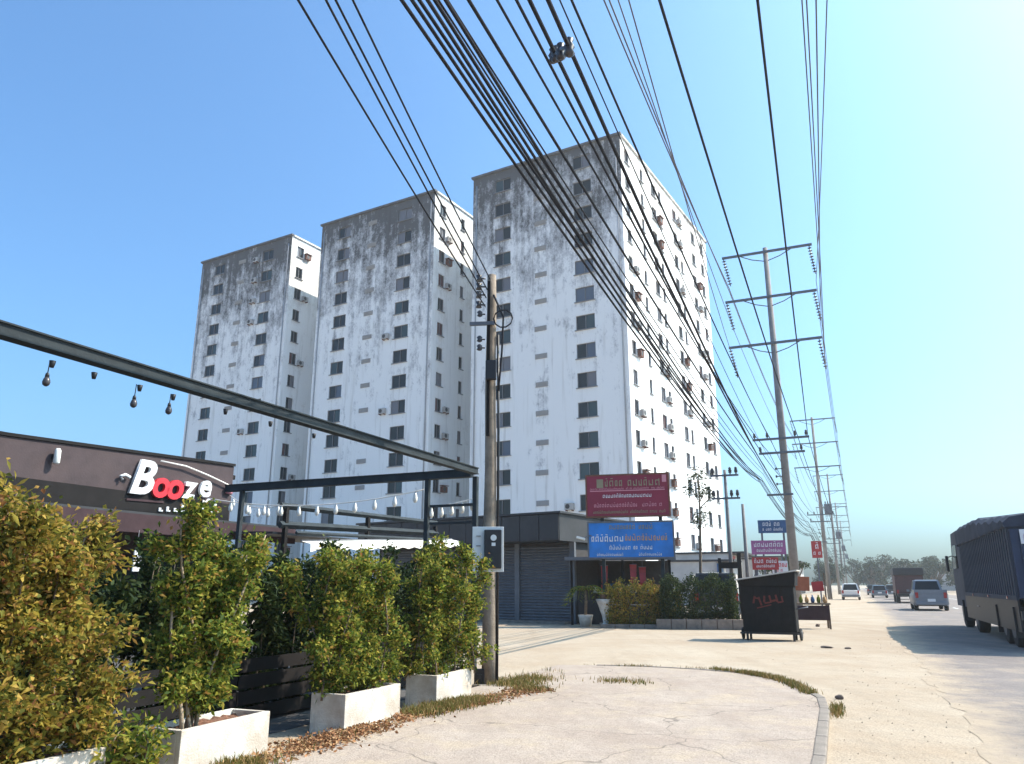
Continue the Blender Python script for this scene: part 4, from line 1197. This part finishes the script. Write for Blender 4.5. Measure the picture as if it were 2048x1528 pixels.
def car(loc, rz, paint, label, Lc=4.4, Wc=1.75, H=1.5, style='suv', group=None, cat='car', name='parked_car'):
    """x right, y forward, rear at -Lc/2; seen mostly from behind."""
    root = thing(name, loc, rz, label, cat, group)
    h0, hb = .28, H * .60
    def loft(secs, mi=0):
        mb = MB(); b = 0; rings = []
        for (y, w_, z0, z1, r_) in secs:
            rings.append([(-w_ / 2, y, z0 + r_), (-w_ / 2 + r_, y, z0), (w_ / 2 - r_, y, z0), (w_ / 2, y, z0 + r_), (w_ / 2, y, z1 - r_), (w_ / 2 - r_, y, z1), (-w_ / 2 + r_, y, z1), (-w_ / 2, y, z1 - r_)])
        for r0, r1 in zip(rings[:-1], rings[1:]):
            for j in range(8): mb.face([r0[j], r0[(j + 1) % 8], r1[(j + 1) % 8], r1[j]], mi, True)
        mb.face(rings[0], mi); mb.face(rings[-1], mi)
        bmx_ = mb.mesh('b', paint)
        bb = bmesh.new(); bb.from_mesh(bmx_); bmesh.ops.remove_doubles(bb, verts=bb.verts, dist=1e-4); bb.to_mesh(bmx_); bb.free()
        return bmx_
    l2 = Lc / 2
    link('body', loft([(-l2, Wc * .9, h0 + .1, hb * .95, .08), (-l2 + .12, Wc, h0, hb, .1), (0, Wc, h0 - .02, hb + .02, .1), (l2 - .9, Wc, h0, hb - .06, .1), (l2 - .1, Wc * .92, h0 + .02, hb - .22, .1), (l2, Wc * .8, h0 + .1, hb - .3, .08)]), root)
    if style == 'pickup': y0, y1, y2, y3 = -.35, -.2, .7, 1.35
    else: y0, y1, y2, y3 = -l2 + .08, -l2 + .42, .45, 1.15
    cab = MB()
    wb, wt = Wc * .94, Wc * .76
    lo = [(-wb / 2, y0, hb - .03), (wb / 2, y0, hb - .03), (wb / 2, y3, hb - .03), (-wb / 2, y3, hb - .03)]
    hi = [(-wt / 2, y1, H), (wt / 2, y1, H), (wt / 2, y2, H), (-wt / 2, y2, H)]
    for j in range(4): cab.face([lo[j], lo[(j + 1) % 4], hi[(j + 1) % 4], hi[j]])
    hm = [(-wt / 2 + .15, (y1 + y2) / 2 - .2, H + .035), (wt / 2 - .15, (y1 + y2) / 2 - .2, H + .035)]
    cab.face([hi[0], hi[1], hm[1], hm[0]]); cab.face([hi[2], hi[3], hm[0], hm[1]]); cab.face([hi[1], hi[2], hm[1]]); cab.face([hi[3], hi[0], hm[0]])
    cab.build('cabin', paint, root)
    def glass(a, b, c, d, nm, out):
        m4 = [Vector(p) for p in (a, b, c, d)]; ctr = sum(m4, Vector()) / 4
        g = MB(); o_ = Vector(out) * .012
        q = [ctr + (p - ctr) * .84 + o_ for p in m4]
        g.face(q); g.build(nm, M['carglass'], root)
    glass(lo[0], lo[1], hi[1], hi[0], 'rear_window', (0, -1, .3)); glass(lo[2], lo[3], hi[3], hi[2], 'windshield', (0, 1, .3))
    glass(lo[1], lo[2], hi[2], hi[1], 'side_window', (1, 0, .2)); glass(lo[3], lo[0], hi[0], hi[3], 'side_window', (-1, 0, .2))
    if style == 'pickup':
        mb = MB()
        mb.box((0, -l2 + .05, hb + .05), (Wc * .94, .06, .22)); mb.box((-Wc * .46, -l2 / 2 - .2, hb + .05), (.06, l2 - .4, .2)); mb.box((Wc * .46, -l2 / 2 - .2, hb + .05), (.06, l2 - .4, .2))
        mb.build('cargo_bed', paint, root)
    for sx in (-1, 1):
        mb = MB(); mb.box((sx * Wc * .41, -l2 + .0, hb - .16), (.16, .1, .32)); mb.build('tail_light', M['tail'], root)
    mb = MB(); mb.box((0, -l2 - .02, h0 + .16), (Wc * .92, .14, .2), bev=.03); mb.build('bumper', M['carsilver'], root)
    mb = MB(); mb.box((0, -l2 - .1, h0 + .34), (.42, .015, .16)); mb.build('number_plate', M['plate'], root)
    for sx in (-1, 1):
        for y in (-l2 + .85, l2 - .85): wheel(root, sx * (Wc / 2 - .12), y, .33, .22)
        mb = MB(); mb.box((sx * (Wc / 2 + .08), y3 - .25, hb + .08), (.16, .1, .13), bev=.02); mb.build('mirror', paint, root)
    return root
car(W(-.76, 91.5), -TH, M['carwhite'], 'white car on the sandy shoulder, seen from behind at the road edge', H=1.62, Wc=1.8)
car(W(3.95, 56.2), -TH, M['carsilver'], 'silver pickup partly hidden by the big dark truck', H=1.78, Wc=1.85, Lc=5.1, style='pickup', cat='pickup', name='pickup_truck')
car(W(2.3, 106), -TH, M['carblue'], 'small blue-grey car in the middle of the far traffic', H=1.45, group='small cars in the far traffic', name='distant_car')
car(W(4.2, 120), -TH, M['cardark'], 'small dark car right of the blue-grey one in the far traffic', H=1.5, group='small cars in the far traffic', name='distant_car')
car(W(2.1, 135), -TH, M['cardark'], 'tiniest dark car in the far traffic beside the white car', H=1.5, group='small cars in the far traffic', name='distant_car')
car(W(4.4, 96), -TH, M['cardark'], 'dark pickup-sized car just left of the distant box truck', H=1.7, group='small cars in the far traffic', name='distant_car')
car((8.7, 34.6, 0), R(-10), M['cardark'], 'dark high-roofed car parked behind the long hedge', H=1.98, Wc=1.9, Lc=4.8)

# small box truck in the distance
rt = thing('box_truck', W(4.05, 78.2), -TH, 'distant dark truck with a black-topped dull red box', 'truck')
mb = MB(); mb.box((0, 0, 1.55), (2.2, 5.4, 1.5)); mb.build('cargo_box', M['carred'], rt)
mb = MB(); mb.box((0, -.1, 2.62), (2.35, 5.6, .62), bev=.05); mb.build('canopy', M['roofdark'], rt)
mb = MB(); mb.box((0, 0, .68), (2.0, 6.4, .2)); mb.build('chassis', M['black'], rt)
mb = MB(); mb.box((0, 3.7, 1.45), (2.0, 1.7, 1.6), bev=.12); mb.build('cab', M['carred'], rt)
for sx in (-1, 1):
    for y in (-1.7, 3.4): wheel(rt, sx * .95, y, .42, .3)
    mb = MB(); mb.box((sx * .95, -2.75, .95), (.16, .06, .3)); mb.build('tail_light', M['tail'], rt)

# big truck on the right
rt = thing('cargo_truck', W(3.45, 22.05), -TH, 'big dark cargo truck with tarpaulin filling the right edge', 'truck')
WT, LT = 2.45, 13.2
bd = MB(); bd.box((WT / 2, 4.9, 2.05), (WT, 9.8, 1.75)); bd.build('cargo_body', M['truckbody'], rt)
rb = MB(); rb.box((0, 0, 0), (.03, .12, 1.75)); RBM = rb.mesh('rib', M['truckbody'])
for k in range(28): link('rib', RBM, rt, (-.012, .1 + k * .35, 2.05))
mb = MB(); mb.box((-.01, 4.9, 2.89), (.05, 9.8, .09)); mb.box((-.01, 4.9, 1.2), (.05, 9.8, .11)); mb.build('side_rail', M['truckbody'], rt)
tp = MB(); secs = []
ny = 28
for i in range(ny + 1):
    y = -.06 + i * 9.95 / ny
    zt = 3.13 + .34 * min(1, y / 6) + .035 * math.sin(i * 1.9) + random.uniform(-.02, .02)
    row = []
    for j, (xx, zz) in enumerate(((-.07, 2.86), (-.08, zt - .14), (.08, zt - .02), (.6, zt + .05), (WT / 2, zt + .09), (WT - .6, zt + .05), (WT - .08, zt - .02), (WT + .08, zt - .14), (WT + .07, 2.86))):
        row.append((xx + random.uniform(-.012, .012), y, zz + (random.uniform(-.02, .02) if 0 < j < 8 else .04 * math.sin(i * 2.2))))
    secs.append(row)
for r0, r1 in zip(secs[:-1], secs[1:]):
    for j in range(8): tp.face([r0[j], r0[j + 1], r1[j + 1], r1[j]], 0, True)
tp.face(secs[0]); tp.face(secs[-1])
tp.build('tarpaulin', M['tarp'], rt)
cb = MB()
cb.prism([(10.25, .75), (10.25, 3.30), (10.45, 3.42), (12.4, 3.40), (12.75, 2.9), (13.15, 2.0), (13.2, .75)], .03, WT - .03); cb.build('cab', M['truckbody'], rt)
mb = MB(); mb.prism([(11.2, 2.1), (11.2, 2.95), (12.3, 2.95), (12.75, 2.1)], .012, .028); mb.build('side_window', M['carglass'], rt)
mb = MB(); mb.box((-.16, 12.9, 2.3), (.1, .22, .6), bev=.03); mb.tube([(-.1, 12.85, 2.55), (.05, 12.7, 2.6)], .02, 5); mb.build('mirror', M['black'], rt)
mb = MB(); mb.box((WT / 2, 6.4, .95), (.9, 12.4, .28)); mb.build('chassis', M['black'], rt)
for sx in (.2, WT - .2):
    for y in (1.5, 2.75, 8.2, 11.8): wheel(rt, sx, y, .5, .32 if y < 9 else .28)
mb = MB(); mb.box((WT / 2, 5.3, .62), (WT - .3, 4.2, .5)); mb.box((WT / 2, .3, .75), (WT - .4, .5, .5)); mb.build('spare_wheel_carrier', M['black'], rt)
mb = MB(); mb.box((.12, 5.4, .8), (.12, 3.6, .5)); mb.build('side_guard', M['truckbody'], rt)
mb = MB(); mb.box((.03, 5.2, .80), (.05, 10.0, .78)); mb.build('side_skirt', M['black'], rt)
mb = MB(); mb.tube([(.3, 6.8, .85), (.3, 7.5, .85)], .3, 12); mb.build('fuel_tank', M['steel'], rt)
for y in (.75, 3.4, 10.9):
    mb = MB(); mb.box((.16, y, .62), (.4, .03, .72)); mb.build('mud_flap', M['black'], rt)
mb = MB(); mb.box((WT / 2, -.05, 2.0), (WT - .06, .07, 1.6)); mb.build('tailgate', M['truckblue'], rt)
for k in range(5):
    mb = MB(); mb.box((.25 + k * .49, -.105, 2.0), (.08, .05, 1.5)); mb.build('tailgate_rib', M['truckblue'], rt)
mb = MB(); mb.box((.62, -.14, 2.62), (.8, .012, .34)); mb.build('tailgate_sign', M['whitep'], rt)
mb = MB(); glyph_row(mb, .3, .95, 2.62, .16, -.155, 21); mb.build('lettering', M['pinkp'], rt)
mb = MB(); mb.box((WT / 2, -.08, .8), (WT, .12, .2)); mb.build('rear_bumper', M['black'], rt)
for x in (.25, WT - .25):
    mb = MB(); mb.box((x, -.12, 1.02), (.32, .06, .16)); mb.build('tail_light', M['tail'], rt)
for y in (1.0, 4.2, 7.4):
    mb = MB(); mb.box((-.08, y, 1.2), (.012, .14, .06)); mb.build('side_reflector', M['tail'], rt)

# ------------------------------------------------------------------ food cart
CR = R(-25)
rt = thing('food_cart', (7.18, 22.35, 0), CR, 'black roadside food cart with a sloping top and dull red scribbled lettering', 'food cart')
mb = MB(); mb.box((0, .35, .86), (1.42, .72, 1.24)); mb.build('cabinet', M['cartblack'], rt)
for k in range(4):
    mb = MB(); mb.box((-.53 + k * .353, -.022, .92), (.335, .025, 1.06)); mb.build('panel', M['cartblack'], rt)
mb = MB(); 
b_ = len(mb.v)
p8 = [(-.74, -.08, 1.48), (.76, -.08, 1.48), (.76, .8, 1.48), (-.74, .8, 1.48), (-.78, -.12, 1.62), (.80, -.12, 1.86), (.80, .84, 1.86), (-.78, .84, 1.62)]
for q in ((0, 3, 2, 1), (4, 5, 6, 7), (0, 1, 5, 4), (1, 2, 6, 5), (2, 3, 7, 6), (3, 0, 4, 7)): mb.face([p8[i] for i in q])
mb.build('hood', M['cartblack'], rt)
mb = MB(); 
p8 = [(-.84, -.18, 1.625), (.86, -.18, 1.875), (.86, .9, 1.875), (-.84, .9, 1.625)]
mb.face(p8); mb.face([(x, y, z + .035) for x, y, z in p8])
for i in range(4):
    a, b2 = p8[i], p8[(i + 1) % 4]
    mb.face([a, b2, (b2[0], b2[1], b2[2] + .035), (a[0], a[1], a[2] + .035)])
mb.build('roof_sheet', M['palewood'], rt)
mb = MB()
for (x, z, w_, h_) in ((-.36, 1.1, .05, .2), (-.28, 1.14, .14, .04), (-.2, 1.06, .05, .24), (-.08, 1.12, .05, .18), (0.0, 1.02, .16, .04), (.08, 1.12, .05, .2), (.18, 1.08, .12, .05), (.25, 1.14, .05, .2), (.34, 1.04, .14, .04), (.4, 1.12, .04, .16), (-.1, .92, .4, .03)):
    mb.box((x, -.042, z), (w_, .012, h_), ry=random.uniform(-.3, .3))
mb.build('lettering', M['cartred'], rt)
mb = MB(); mb.box((0, .02, .2), (1.62, .05, .05)); mb.box((0, .68, .2), (1.62, .05, .05)); mb.build('frame_rail', M['black'], rt)
for x in (-.62, .62):
    for y in (.04, .66):
        mb = MB(); mb.box((x, y, .12), (.06, .06, .24)); mb.build('leg', M['black'], rt)
for x in (-.78, .78):
    wheel(rt, x, .35, .17, .06)
mb = MB(); mb.tube([(.72, .1, .85), (1.0, .1, .9), (1.0, .6, .9), (.72, .6, .85)], .018, 6); mb.build('handle', M['steel'], rt)

# small roadside stall right of the cart
rt = thing('roadside_stall', (10.7, 28.6, 0), R(-15), 'small wooden vendor table with red and orange boards right of the cart', 'stall')
mb = MB(); mb.box((0, 0, .85), (1.3, .7, .06)); mb.build('tabletop', M['bark'], rt)
for x in (-.58, .58):
    for y in (-.3, .3):
        mb = MB(); mb.box((x, y, .41), (.06, .06, .82)); mb.build('leg', M['bark'], rt)
for x in (-.6, .6):
    mb = MB(); mb.box((x, .32, 1.4), (.05, .05, 1.05)); mb.build('post', M['bark'], rt)
mb = MB(); mb.box((-.2, .28, 1.55), (.55, .03, .5), ry=.05); mb.build('board', M['signorange'], rt)
mb = MB(); mb.box((.35, .28, 1.45), (.4, .03, .34), ry=-.08); mb.build('board', M['signred'], rt)
for k in range(6):
    mb = MB(); mb.lathe([(.05, 0), (.07, .08), (.06, .18), (.025, .22), (.025, .28)], (-.5 + k * .2, -.05, .88), 8); mb.build('bottle', [M['signblue'], M['leaf_green'], M['orangep']][k % 3], rt)
mb = MB(); mb.box((0, -.36, .55), (1.2, .02, .5)); mb.build('cloth', M['purple'], rt)

# ------------------------------------------------------------------ signs and shops behind
def sign(loc, rz, w_, h_, z, m, lm, label, seed, legs=2):
    r2 = thing('shop_sign', loc, rz, label, 'sign', 'signs clustered behind the cart')
    mb = MB(); mb.box((0, 0, z), (w_, .1, h_)); mb.build('panel', m, r2)
    mb = MB(); glyph_row(mb, -w_ * .42, w_ * .42, z + h_ * .18, h_ * .3, -.058, seed); mb.build('lettering', lm, r2); mb = MB(); glyph_row(mb, -w_ * .35, w_ * .35, z - h_ * .22, h_ * .2, -.058, seed + 1); mb.build('lettering', lm, r2)
    for x in ((-w_ * .38, w_ * .38) if legs == 2 else (0,)):
        mb = MB(); mb.box((x, .1, (z + h_ / 2) / 2), (.1, .09, z + h_ / 2)); mb.build('post', M['steel'], r2)
sign((14.75, 44, 0), R(-12), 1.55, .72, 4.7, M['signblue'], M['whitep'], 'deep blue sign left of the nearest tall pole', 31)
sign((14.1, 43, 0), R(-12), 1.8, .75, 3.5, M['signpink'], M['whitep'], 'magenta and white sign below the deep blue one', 33)
sign((11.6, 36, 0), R(-12), 1.15, .55, 2.45, M['signred'], M['whitep'], 'red and white sign just above the cart roof', 35)
sign((22.2, 57, 0), R(-20), .7, 1.2, 4.0, M['signred'], M['whitep'], 'upright red sign between the far power poles', 37, 1)
sign((12.6, 37, 0), R(-12), .7, .6, 2.3, M['whitep'], M['redp'], 'white square sign beside the red one above the cart', 39, 1)

def small_pole(p, h, label, heads=1):
    r2 = thing('utility_post', p, R(-20), label, 'post')
    mb = MB(); mb.tube([(0, 0, 0), (.02, 0, h)], [.1, .06], 8); mb.build('pole', M['conc_pole'], r2)
    for k in range(heads):
        z = h - .25 - k * 1.0
        mb = MB(); mb.box((0, -.08, z), (1.2, .07, .08)); mb.build('crossarm', M['steel'], r2)
        for x in (-.5, 0.25, .5):
            mb = MB(); post_ins(mb, x, -.08, z + .04); mb.build('insulator', M['ins'], r2)
small_pole((9.35, 33.6, 0), 6.4, 'thin grey post with two short crossarms at the sunlit tower edge', 2)
small_pole((10.15, 34, 0), 4.95, 'plain thin dark post left of the sign cluster', 0)
mb = None
rt = thing('gate_frame', (9.75, 33.0, 0), R(-12), 'dark timber gate frame behind the cart', 'gate')
mb = MB(); mb.box((-.2, 0, 1.4), (.16, .16, 2.8)); mb.build('post', M['bar_dark'], rt)
mb = MB(); mb.box((-1.0, 0, 1.3), (.12, .12, 2.6)); mb.build('post', M['bar_dark'], rt)
mb = MB(); mb.box((-.6, 0, 2.3), (.8, .1, .25)); mb.build('lintel', M['bar_dark'], rt)

# low shops along the road behind the poles
shops = [(-9.5, 60, 4, 4, 3.2, 'pale single-storey shop nearest behind the sign cluster'), (-9.5, 66, 5, 8, 4.0, 'second pale shop along the far roadside'),
         (-8.8, 76, 8, 12, 3.8, 'third low shop along the far roadside'), (-9, 95, 8, 16, 4.6, 'long low shop far along the road'), (-9, 130, 8, 26, 5, 'last low shop before the far trees')]
for k, (o_, s_, wx, ly, h, l_) in enumerate(shops):
    r2 = thing('roadside_shop', W(o_, s_ + ly / 2), -TH, l_, 'shop', 'low shops along the road')
    mb = MB(); mb.box((-wx / 2, 0, h / 2), (wx, ly, h)); mb.build('wall', M['shopwall'], r2)
    mb = MB(); mb.box((-wx / 2 + .5, 0, h + .08), (wx + 1.6, ly + .3, .14)); mb.build('roof', M['roofdark'], r2)
    for j in range(max(2, int(ly // 3.2))):
        y = -ly / 2 + (j + .5) * ly / max(2, int(ly // 3.2))
        mb = MB(); mb.box((.02, y, 1.25), (.06, 2.4, 2.4)); mb.build('shopfront', M['shopdark'], r2)
        if j % 2 == 0:
            mb = MB(); mb.box((.08, y, h - .45), (.1, 2.4, .6)); mb.build('sign_panel', [M['signblue'], M['signred'], M['orangep'], M['signpink']][(j + k) % 4], r2)
    mb = MB(); mb.box((-wx / 2 + 1, -ly / 2 - .02, 1.6), (2, .06, 1.2)); mb.build('window', M['pane_dark'], r2)

# ------------------------------------------------------------------ trees
def tree(loc, H, R_, n, m, label, group, name='tree', trunk_h=.35, leaf=.35, seed=0, blobs=9, flat=.7):
    rn = random.Random(seed)
    root = thing(name, loc, 0, label, 'tree', group)
    th = H * trunk_h
    tb = MB(); tb.tube([(0, 0, 0), (.1, 0, th * .5), (0, .1, th), (.1, 0, H * .7)], [R_ * .07 + .05, R_ * .06 + .04, R_ * .05 + .03, .03], 7)
    P = []
    for k in range(blobs):
        an = rn.uniform(0, 6.28); rr = R_ * rn.uniform(.1, .75)
        c = np.array([math.cos(an) * rr, math.sin(an) * rr, rn.uniform(th, H * .88)])
        sz = R_ * rn.uniform(.16, .46)
        tb.tube([(0, 0, th * .9), tuple(c * .6 + np.array([0, 0, th * .35])), tuple(c)], [.05 * R_ + .01, .03 * R_ + .01, .012], 5)
        q = rng.normal(size=(n // blobs, 3)); q /= np.linalg.norm(q, axis=1, keepdims=True); q *= rng.uniform(.3, 1, (len(q), 1)) ** .6
        P.append(c + q * np.array([sz, sz, sz * flat]))
    P = np.concatenate(P)
    tb.build('trunk', M['bark'], root)
    link('crown', leaf_mesh('crown', P, rng.normal(size=P.shape), leaf, leaf * .6, m), root)
    return root
# slender tree in front of the sunlit tower side
rt = thing('slender_tree', (8.25, 34.0, 0), 0, 'slender tree with sparse dark tufts in front of the sunlit tower side', 'tree')
mb = MB(); mb.tube([(-.2, 0, 0), (-.15, 0, 1.5), (0, 0, 4.2), (.05, 0, 6.3)], [.09, .07, .05, .02], 7)
tufts = [(0.0, 6.2, .42, 150), (-.35, 5.65, .25, 60), (.35, 5.55, .28, 70), (.05, 5.4, .22, 60), (.12, 4.45, .4, 110), (-.15, 4.2, .25, 60), (.62, 5.3, .16, 30)]
P = []
for x, z, r_, n in tufts:
    mb.tube([(x * .1, 0, z - .5), (x * .6, .03, z - .2), (x, .05, z)], [.025, .018, .008], 5)
    q = rng.normal(size=(n, 3)) * r_ * .5
    P.append(q + np.array([x, .05, z]))
mb.build('trunk', M['bark'], rt)
P = np.concatenate(P)
link('crown', leaf_mesh('crown', P, rng.normal(size=P.shape), .16, .07, M['leaf_dark']), rt)

spots = [(-6, 186, 6.5, 3.2), (3, 205, 7.5, 4.2), (10, 200, 8, 4.6), (15, 190, 7.5, 4.4), (20, 178, 6.8, 4.0), (24, 165, 6.2, 3.8), (27, 150, 6, 3.6), (30, 135, 6, 3.6), (-7, 225, 9, 4.5), (17, 232, 10, 5.5), (25, 215, 9.5, 5.2), (6, 240, 10, 5), (12, 225, 9, 5), (21, 200, 8, 4.8), (28, 185, 7.5, 4.4), (0, 235, 9, 4.6), (32, 170, 7, 4.2)]
TLAB = ['leftmost far tree at the end of the pole row', 'far tree straight above the white car', 'broad far tree right of the white car', 'tall far tree above the small cars', 'far tree left of the distant box truck',
        'far tree behind the distant box truck', 'far tree above the silver pickup', 'far tree next to the edge of the big truck', 'pale far tree behind the farthest pole', 'highest far tree at the back of the tree line', 'second highest far tree at the back of the tree line',
        'back-row far tree showing between the white car and the pole row', 'back-row far tree filling the gap left of the tall one', 'far tree filling the gap left of the box truck tree', 'far tree peeping out over the silver pickup roof', 'back-row far tree just right of the farthest pole', 'far tree half covered by the cab of the big truck']
for k, (o_, s_, h, r_) in enumerate(spots):
    tree(W(o_, s_), h, r_, 2200, M['leaf_far'], TLAB[k], 'far trees along the road', trunk_h=.2, leaf=.5, seed=k, blobs=17)
for k, (o_, s_, h, r_) in enumerate(((-5.6, 62, 3.4, 1.5), (-5.2, 72, 4.2, 1.7), (-5.8, 84, 4.0, 1.8))):
    tree(W(o_, s_), h, r_, 900, M['leaf_dark'], ['small roadside tree nearest behind the vendor table', 'small roadside tree between the first two tall poles', 'small roadside tree before the second tall pole'][k], 'small trees under the poles', name='small_tree', leaf=.22, seed=20 + k, blobs=7)

# pale roofs far behind the trees
for k, (o_, s_, w_, h) in enumerate(((20, 250, 22, 5.5), (38, 240, 16, 6.5))):
    r2 = thing('distant_house', W(o_, s_), -TH, ['pale far building showing behind the tree line', 'pale far building at the edge of the big truck'][k], 'building', 'far pale buildings')
    mb = MB(); mb.box((0, 0, h / 2), (w_, 10, h)); mb.build('wall', M['shopwall'], r2)
    mb = MB(); mb.prism([(-5.6, h), (0, h + 1.8), (5.6, h)], -w_ / 2 - .4, w_ / 2 + .4); mb.build('roof', M['kerbc'], r2)
    for j in range(5):
        mb = MB(); mb.box((-w_ * .4 + j * w_ * .2, -5.02, h * .5), (1.6, .06, 1.6)); mb.build('window', M['pane_dark'], r2)

# ------------------------------------------------------------------ air
hz = MB(); hz.box((120, 170, 24), (640, 420, 50))
hm_ = bpy.data.materials.new('pale_air'); hm_.use_nodes = True
hm_.node_tree.nodes.clear()
pv = hm_.node_tree.nodes.new('ShaderNodeVolumePrincipled')
pv.inputs['Density'].default_value = 0.0006
pv.inputs['Color'].default_value = (1.0, 1.0, 1.0, 1)
pv.inputs['Anisotropy'].default_value = 0.4
ho = hm_.node_tree.nodes.new('ShaderNodeOutputMaterial')
hm_.node_tree.links.new(pv.outputs[0], ho.inputs['Volume'])
hz.build('haze', hm_, kind='stuff', label='thin pale haze in the air')

# ------------------------------------------------------------------ small debris on the shoulder
stn = bmesh.new(); bmesh.ops.create_icosphere(stn, subdivisions=2, radius=1)
for v in stn.verts: v.co *= random.uniform(.8, 1.15)
SM = bpy.data.meshes.new('stone'); stn.to_mesh(SM); stn.free(); SM.materials.append(M['stone'])
for (x, y, sx, sy, sz, l_) in ((7.75, 19.9, .17, .1, .035, 'flat dark stone on the sand right of the cart'), (8.15, 19.6, .08, .06, .03, 'small dark stone at the tip of the flat one'),
                               (11.4, 29.9, .1, .09, .07, 'round dark stone on the sand beyond the vendor table'), (4.45, 11.15, .06, .05, .04, 'small reddish stone outside the pavement edge'),
                               (3.2, 8.6, .05, .06, .03, 'tiny stone near the pavement edge in the foreground')):
    o = link('stone', SM, None, (x, y, sz * .5), random.random() * 6, l_, 'stone', 'loose stones on the shoulder'); o.scale = (sx, sy, sz)
n = 420
G = []
for k in range(n):
    o_ = random.uniform(-.4, 2.2) if k % 2 else random.uniform(-4.5, 2.0); s_ = 6.5 + 24 * random.random() ** 1.6
    if k % 2 == 0 and s_ < 15: o_ = random.uniform(-.35, 1.9)
    G.append((*W(o_, s_)[:2], 0))
mb = MB()
for x, y, _ in G:
    r_ = random.uniform(.004, .015)
    a0 = random.random() * 6
    base = [(x + r_ * math.cos(a0 + i * 1.57), y + r_ * math.sin(a0 + i * 1.57), 0.0) for i in range(4)]
    tp_ = (x, y, r_ * random.uniform(.7, 1.3))
    for i in range(4): mb.face([base[i], base[(i + 1) % 4], tp_])
mb.build('gravel', M['sand'], kind='stuff', label='loose gravel scattered over the shoulder')
